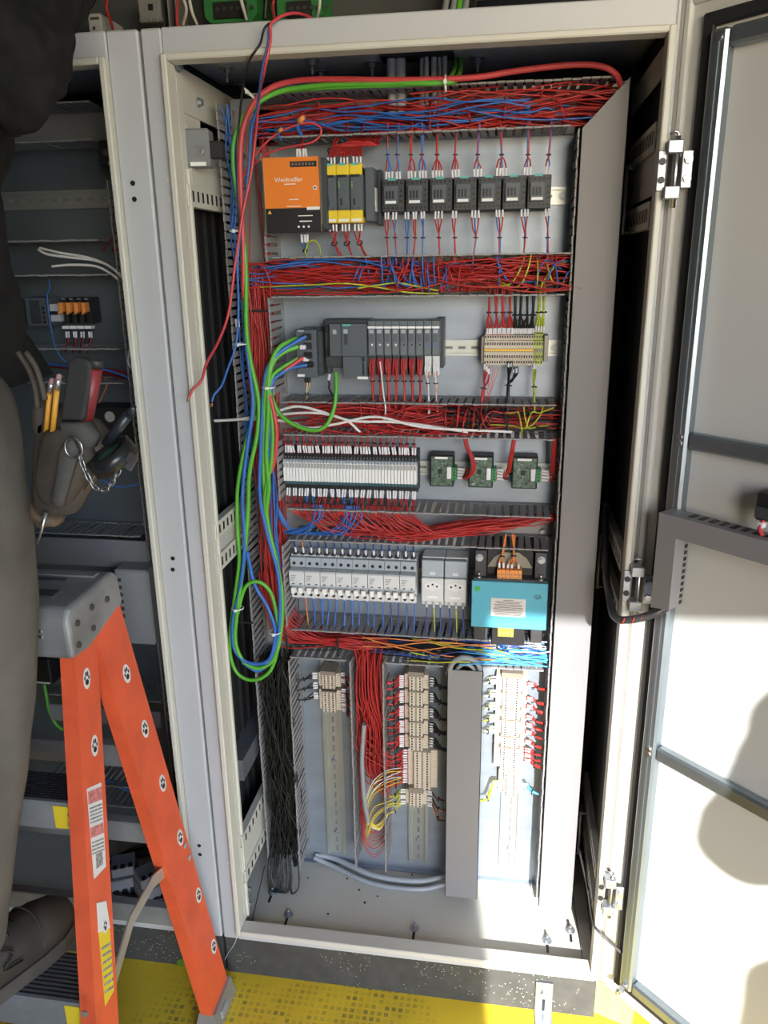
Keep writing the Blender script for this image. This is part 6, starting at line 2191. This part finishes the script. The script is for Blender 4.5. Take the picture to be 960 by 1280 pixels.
# trousers
JT = [((-.150, -.44, 1.45), .175, .12), ((-.140, -.44, 1.37), .185, .125), ((-.098, -.44, 1.27), .110, .104), ((-.115, -.44, 1.12), .096, .096), ((-.130, -.435, .96), .082, .084), ((-.160, -.46, .76), .070, .072),
      ((-.180, -.49, .60), .063, .066), ((-.185, -.50, .525), .064, .068), ((-.28, -.44, 1.27), .098, .098), ((-.30, -.44, 1.12), .09, .092), ((-.315, -.43, .96), .076, .08), ((-.33, -.46, .76), .07, .072), ((-.34, -.48, .525), .064, .068)]
ET = [(0, 1), (1, 2), (2, 3), (3, 4), (4, 5), (5, 6), (6, 7), (1, 8), (8, 9), (9, 10), (10, 11), (11, 12)]
tr = skin_obj('trousers', JT, ET, DENIM, PW, sub=4, fold=.0045, fscale=14, root=1, seed=3, fstretch=(1, 1, .45))
# side seam and pocket edge
sm = MB()
def leg_edge(z):
    ks = [(1.36, -.045), (1.27, -.007), (1.12, -.025), (.96, -.059), (.76, -.090), (.60, -.117), (.525, -.121)]
    for (za, xa), (zb, xb) in zip(ks, ks[1:]):
        if zb <= z <= za:
            return xa + (xb - xa) * (za - z) / (za - zb)
    return ks[-1][1]
sm.tube([Vector((leg_edge(z) - .010, -.49 + (.0 if z > .8 else -.02), z)) for z in (1.30, 1.2, 1.1, 1.0, .9, .8, .7, .6)], .0022, 5)
sm.build('seam', mat('seam_thread', (.05, .047, .042), .9), tr)
# belt straps and hoodie
JH = [((-.172, -.44, 1.462), .150, .12), ((-.082, -.43, 1.590), .215, .15), ((-.17, -.40, 1.71), .19, .14), ((-.235, -.37, 1.80), .18, .125), ((-.25, -.34, 1.94), .085, .08), ((-.25, -.335, 1.985), .075, .075),
      ((-.10, -.36, 1.905), .088, .085), ((-.045, -.395, 1.79), .074, .076), ((.052, -.42, 1.685), .078, .074), ((.014, -.36, 1.750), .066, .066), ((-.010, -.26, 1.83), .054, .054), ((-.018, -.185, 1.878), .042, .042),
      ((-.40, -.34, 1.905), .088, .085), ((-.50, -.22, 1.71), .068, .068), ((-.37, -.10, 1.89), .042, .042)]
EH = [(0, 1), (1, 2), (2, 3), (3, 4), (4, 5), (3, 6), (6, 7), (7, 8), (8, 9), (9, 10), (10, 11), (3, 12), (12, 13), (13, 14)]
hd = skin_obj('hoodie', JH, EH, HOOD, PW, sub=4, fold=.020, fscale=14, root=1, seed=11)
# shoes
def shoe(toe, heel, zs, parent):
    toe, heel = Vector(toe), Vector(heel)
    d = (toe - heel).normalized()
    s = Vector((d.y, -d.x, 0))
    L = (toe - heel).length
    sec = [(0.00, .026, .070), (.06, .036, .085), (.22, .041, .098), (.38, .042, .092), (.52, .046, .072), (.68, .051, .058), (.82, .050, .048), (.93, .039, .038), (1.0, .018, .022)]
    m = MB()
    vs, fs = [], []
    n = 14
    for t, w_, h in sec:
        c = heel + d * (L * t)
        for k in range(n):
            a = math.pi * 2 * k / n
            ca, sa = math.cos(a), math.sin(a)
            zz = max(0, sa) ** .8 * h if sa > 0 else sa * .006
            ww = w_ * (1 if sa <= 0 else (1 - .35 * sa * sa if t < .5 else 1 - .12 * sa * sa))
            vs.append(Vector((c.x, c.y, zs + .024)) + s * (ca * ww) + Vector((0, 0, zz)))
    N = len(sec)
    for i in range(N - 1):
        for k in range(n):
            fs.append((i * n + k, i * n + (k + 1) % n, (i + 1) * n + (k + 1) % n, (i + 1) * n + k))
    m.add(vs, fs, 0, True)
    m.add(vs[:n], [list(range(n))], 0, True)
    m.add(vs[-n:], [list(range(n))], 0, True)
    o = m.build('shoe', SHOE, parent)
    so = MB()
    rim = []
    for t, w_, h in sec:
        rim.append((heel + d * (L * t), w_ + .004))
    poly = [c + s * w_ for c, w_ in rim] + [c - s * w_ for c, w_ in reversed(rim)]
    so.prism([Vector((p.x, p.y, zs)) for p in poly], (0, 0, .026))
    so.build('sole', SOLE, o)
    lc = MB()
    for k in range(4):
        t = .50 + k * .055
        c = heel + d * (L * t)
        z = zs + .024 + (.078 - k * .008)
        lc.tube(spline([Vector((c.x, c.y, z - .012)) + s * .024, Vector((c.x, c.y, z)) + d * .006, Vector((c.x, c.y, z - .012)) - s * .024], 4), .0022, 5)
    c = heel + d * (L * .45) + s * .036
    lc.tube(spline([Vector((c.x, c.y, zs + .085)), Vector((c.x, c.y, zs + .070)) + s * .010 + d * .02, Vector((c.x, c.y, zs + .055)) + s * .012, Vector((c.x, c.y, zs + .048)) + d * .03 + s * .014], 4), .0018, 5)
    lc.build('laces', BLACKW, o)
    cp = MB()
    c = heel + d * (L * .70)
    cp.tube(spline([Vector((c.x, c.y, zs + .035)) + s * .050, Vector((c.x, c.y, zs + .070)) + s * .030 + d * .008, Vector((c.x, c.y, zs + .078)) + d * .012, Vector((c.x, c.y, zs + .070)) - s * .030 + d * .008, Vector((c.x, c.y, zs + .035)) - s * .050], 5), .0018, 5)
    cp.build('toe_seam', SOLE, o)
    return o


shoe((-.142, -.305, 0), (-.238, -.565, 0), .431, PW)
shoe((-.330, -.300, 0), (-.360, -.580, 0), .431, PW)

# ================================================================== TOOL POUCH AND TOOLS
YT = -.43
PO = thing('tool_pouch', 'worn brown leather tool pouch on the worker\'s right hip', 'tool pouch', at(85, 655, YT))
LEA = mat('pouch_leather', (.075, .060, .046), .75, var=.3, scale=14, bump=.2)
LEA2 = mat('pouch_webbing', (.085, .080, .070), .85, var=.15, scale=60, bump=.1)


def pouchpart(name, outline, y0, dep, m, round_=.35):
    """outline in pixels; extruded towards the wearer with softened edges"""
    pts = [at(u, v, y0) for u, v in outline]
    c = sum(pts, Vector()) / len(pts)
    ring = []
    for f, dy in ((.80, 0), (.95, dep * .18), (1.0, dep * .5), (.96, dep)):
        ring.append([c + (p - c) * f + Vector((0, dy, 0)) for p in pts])
    n = len(pts)
    mb = MB()
    vs = [p for r_ in ring for p in r_]
    fs = [list(range(n))]
    for i in range(3):
        for k in range(n):
            fs.append((i * n + k, i * n + (k + 1) % n, (i + 1) * n + (k + 1) % n, (i + 1) * n + k))
    fs.append([3 * n + k for k in range(n)][::-1])
    mb.add(vs, fs, 0, True)
    return mb.build(name, m, PO)


pouchpart('back_pocket', [(40, 520), (60, 505), (112, 528), (128, 548), (130, 575), (108, 610), (88, 645), (62, 652), (40, 655), (34, 620), (36, 570)], YT + .004, .030, LEA)
pouchpart('front_pocket', [(50, 540), (80, 536), (100, 548), (108, 575), (98, 605), (80, 632), (66, 640), (48, 632), (38, 610), (42, 575)], YT - .022, .030, LEA)
pouchpart('webbing_strap', [(74, 560), (88, 548), (96, 565), (86, 600), (76, 636), (62, 632), (68, 600)], YT - .032, .010, LEA2)
pouchpart('hammer_loop', [(72, 528), (106, 530), (118, 548), (112, 562), (84, 560), (74, 548)], YT - .018, .020, LEA2)
pouchpart('lower_guard', [(36, 630), (46, 645), (70, 650), (68, 660), (46, 662), (34, 648)], YT - .004, .026, mat('tan_leather', (.13, .085, .05), .7, var=.25, scale=14))
pouchpart('belt_flap', [(40, 500), (50, 500), (56, 520), (52, 545), (42, 548), (38, 525)], YT + .004, .016, LEA)
MB().tube(spline([at(u, v, YT - .006) for u, v in ((22, 440), (36, 462), (44, 485), (47, 510))], 4), .0035, 6).build('strap', LEA, PO)
MB().tube(spline([at(u, v, YT - .018) for u, v in ((32, 440), (44, 458), (51, 478), (56, 500))], 4), .0035, 6).build('strap', LEA, PO)


def tool(name, label, parts, cat='tool'):
    t = thing(name, label, cat, at(parts[0][1][0], parts[0][1][1], YT))
    for nm, a, b, r0, r1, m, yo in parts:
        p0, p1 = at(a[0], a[1], YT + yo), at(b[0], b[1], YT + yo - .006)
        MB().cyl(p0, p1, r0, r1, 12).build(nm, m, t)
    return t


PENC = mat('pencil_yellow', (.72, .34, .04), .5, var=.05)
FERR = mat('pencil_ferrule', (.60, .56, .58), .3, .8, var=.25, scale=150)
PINKE = mat('eraser', (.40, .22, .20), .7)
tool('pencil', 'yellow pencil with darker eraser nearest the worker in the pouch', [('shaft', (57, 545), (62, 492), .0032, .0032, PENC, -.006), ('ferrule', (62, 492), (64, 479), .0034, .0034, FERR, -.006), ('eraser', (64, 479), (65, 475), .0030, .0026, PINKE, -.006)], 'pencil')
tool('pencil', 'taller yellow pencil in the pouch beside the black handle', [('shaft', (65, 545), (71, 488), .0034, .0034, PENC, -.012), ('ferrule', (71, 488), (73, 474), .0036, .0036, FERR, -.012), ('eraser', (73, 474), (74, 470), .0032, .0028, PINKE, -.012)], 'pencil')
hm = thing('hammer_handle', 'broad black rubber tool handle standing in the pouch', 'tool', at(90, 535, YT))
pts = [(74, 525), (84, 452), (92, 446), (108, 449), (114, 456), (112, 480), (104, 527)]
P4 = [at(u, v, YT - .010) for u, v in pts]
mb = MB().prism(P4, (0, .020, 0))
g = mb.build('grip', mat('handle_rubber', (.030, .030, .030), .7, var=.15), hm)
bvm = g.modifiers.new('soft', 'BEVEL')
bvm.width = .006
bvm.segments = 3
tool('screwdriver', 'red-gripped screwdriver with dark end standing in the pouch', [('grip', (106, 535), (119, 460), .0085, .0088, mat('red_grip', (.24, .028, .030), .45, var=.06), .006), ('end_cap', (119, 460), (121, 447), .0088, .0080, mat('grip_end', (.03, .03, .032), .5), .006), ('blade', (106, 535), (92, 600), .003, .003, CHROME, .006)])
MB().tube([at(113.5 + k * .35, 500 - k * 2.2, YT - .0035) for k in range(8)], .0012, 4).build('grip_print', PRINT, [o for o in bpy.data.objects if o.name.startswith('screwdriver')][0])
tool('marker_pen', 'dark tapered pen leaning out of the tape roll', [('barrel', (133, 555), (160, 519), .0062, .0060, mat('pen_navy', (.022, .026, .036), .35), -.004), ('tip', (160, 519), (168, 508), .0058, .0028, mat('pen_navy', (.022, .026, .036), .35), -.004)], 'pen')
# tape roll hung from the chain
TR = thing('tape_roll', 'roll of black tape hanging from the pouch chain with green core', 'tape', at(140, 570, YT))
c = at(140, 571, YT - .006)
axd = Vector((-.42, -.34, .84)).normalized()
mb = MB()
u_ = axd.orthogonal().normalized()
v_ = axd.cross(u_)
ro, ri, hh = .030, .019, .0095
vs = []
for q in range(28):
    a = 2 * math.pi * q / 28
    e = u_ * math.cos(a) + v_ * math.sin(a)
    vs += [c + e * ro - axd * hh, c + e * ro + axd * hh, c + e * ri + axd * hh, c + e * ri - axd * hh]
fs = []
for q in range(28):
    o_, n_ = q * 4, ((q + 1) % 28) * 4
    for k in range(4):
        fs.append((o_ + k, o_ + (k + 1) % 4, n_ + (k + 1) % 4, n_ + k))
mb.add(vs, fs, 0, True)
mb.build('tape', mat('tape_black', (.016, .017, .018), .3, var=.1), TR)
MB().cyl(c - axd * .006, c + axd * .005, .0185, n=20).build('core', mat('green_core', (.07, .22, .11), .5), TR)
MB().box(-.006, .006, -.0012, .0012, -.010, .010, M=Matrix.Translation(at(163, 577, YT - .02)) @ Matrix.Rotation(R(35), 4, 'Y')).build('tape_clip', CHROME, TR)
# chain
CH = thing('tape_chain', 'bright steel chain looping from the pouch ring to the tape roll', 'chain', at(100, 575, YT))
mb = MB()
rc = at(92, 560, YT - .036)
mb.tube([rc + Vector((.011 * math.cos(k * math.pi / 8), 0, .0125 * math.sin(k * math.pi / 8))) for k in range(16)], .0013, 6, closed=True)
mb.build('ring', CHROME, CH)
cp = spline([at(u, v, YT - .036) for u, v in ((100, 570), (104, 583), (112, 600), (122, 612), (134, 611), (142, 600), (149, 588))], 2)
for i, (a, b) in enumerate(zip(cp, cp[1:])):
    d = (b - a)
    s = d.cross(Vector((0, 1, 0))).normalized() * .0024 if i % 2 else Vector((0, .0024, 0))
    e = d.normalized() * .0016
    MB().tube([a - e + s * .5, a + s, b + s, b + e + s * .5, b + e - s * .5, b - s, a - s, a - e - s * .5], .0007, 5, closed=True).build('link', CHROME, CH)
tool('steel_rule', 'thin bright tool shank crossing behind the chain', [('shank', (106, 612), (128, 578), .0016, .0016, CHROME, -.012)])
tool('awl', 'bright pointed blade sticking out below the pouch', [('blade', (58, 640), (47, 680), .0030, .0008, CHROME, -.008)])
# ================================================================== PERSON BESIDE THE CAMERA (out of frame; the shadow on the door)
P2 = thing('person', 'person standing right of the view whose shadow falls on the open door', 'person', (1.32, -1.25, 0))
NAVYC = mat('navy_jacket', (.03, .04, .07), .85, var=.2, scale=30)
ox, oy = 1.31, -1.22
J2 = [((ox, oy, .98), .09, .08), ((ox, oy, 1.18), .10, .08), ((ox, oy, 1.38), .13, .09), ((ox, oy + .01, 1.52), .05, .05), ((ox, oy + .03, 1.62), .07, .08), ((ox, oy + .04, 1.71), .07, .085), ((ox, oy + .03, 1.77), .04, .045),
      ((ox - .13, oy, 1.46), .05, .05), ((ox - .20, oy + .03, 1.08), .036, .036), ((ox - .10, oy + .20, 1.25), .026, .026), ((ox - .05, oy + .25, 1.28), .03, .016),
      ((ox + .17, oy, 1.46), .05, .05), ((ox + .25, oy + .05, 1.18), .036, .036), ((ox + .10, oy + .20, 1.30), .026, .026), ((ox + .06, oy + .25, 1.33), .03, .016),
      ((ox - .09, oy, .90), .07, .07), ((ox - .10, oy + .02, .50), .05, .05), ((ox - .11, oy, .08), .035, .035),
      ((ox + .09, oy, .90), .07, .07), ((ox + .10, oy + .02, .50), .05, .05), ((ox + .11, oy, .08), .035, .035)]
E2_ = [(0, 1), (1, 2), (2, 3), (3, 4), (4, 5), (5, 6), (2, 7), (7, 8), (8, 9), (9, 10), (2, 11), (11, 12), (12, 13), (13, 14), (0, 15), (15, 16), (16, 17), (0, 18), (18, 19), (19, 20)]
fingers(Vector((ox - .04, oy + .27, 1.29)), Vector((.3, .8, .3)), Vector((0, -.2, 1)), J2, E2_, 10)
fingers(Vector((ox + .05, oy + .27, 1.34)), Vector((-.3, .8, .3)), Vector((0, -.2, 1)), J2, E2_, 14)
b2 = skin_obj('body', J2, E2_, SKIN, P2)
MB().ball((ox, oy + .01, 1.72), .10, 14, sq=(.92, 1.0, .85)).build('hair', HAIR, P2)
JJ = [((ox + .02, oy, .98), .13, .11), ((ox + .02, oy, 1.15), .135, .115), ((ox, oy, 1.38), .14, .11), ((ox, oy, 1.50), .07, .07),
      ((ox - .13, oy, 1.44), .08, .078), ((ox - .160, oy + .02, 1.22), .068, .066), ((ox - .205, oy + .03, 1.06), .060, .058), ((ox - .10, oy + .19, 1.24), .042, .042),
      ((ox + .17, oy, 1.45), .08, .078), ((ox + .25, oy + .05, 1.18), .064, .062), ((ox + .10, oy + .19, 1.30), .042, .042)]
skin_obj('jacket', JJ, [(0, 1), (1, 2), (2, 3), (2, 4), (4, 5), (5, 6), (6, 7), (2, 8), (8, 9), (9, 10)], NAVYC, P2, sub=3, fold=.012, fscale=9, root=1)
JK = [((ox, oy, .98), .14, .11), ((ox - .09, oy, .86), .092, .092), ((ox - .10, oy + .02, .50), .07, .072), ((ox - .11, oy, .10), .06, .062), ((ox + .09, oy, .86), .092, .092), ((ox + .10, oy + .02, .50), .07, .072), ((ox + .11, oy, .10), .06, .062)]
skin_obj('trousers', JK, [(0, 1), (1, 2), (2, 3), (0, 4), (4, 5), (5, 6)], DENIM, P2, sub=3, fold=.01, fscale=8)
shoe((ox - .12, oy + .17, 0), (ox - .11, oy - .11, 0), .001, P2)
shoe((ox + .12, oy + .17, 0), (ox + .11, oy - .11, 0), .001, P2)
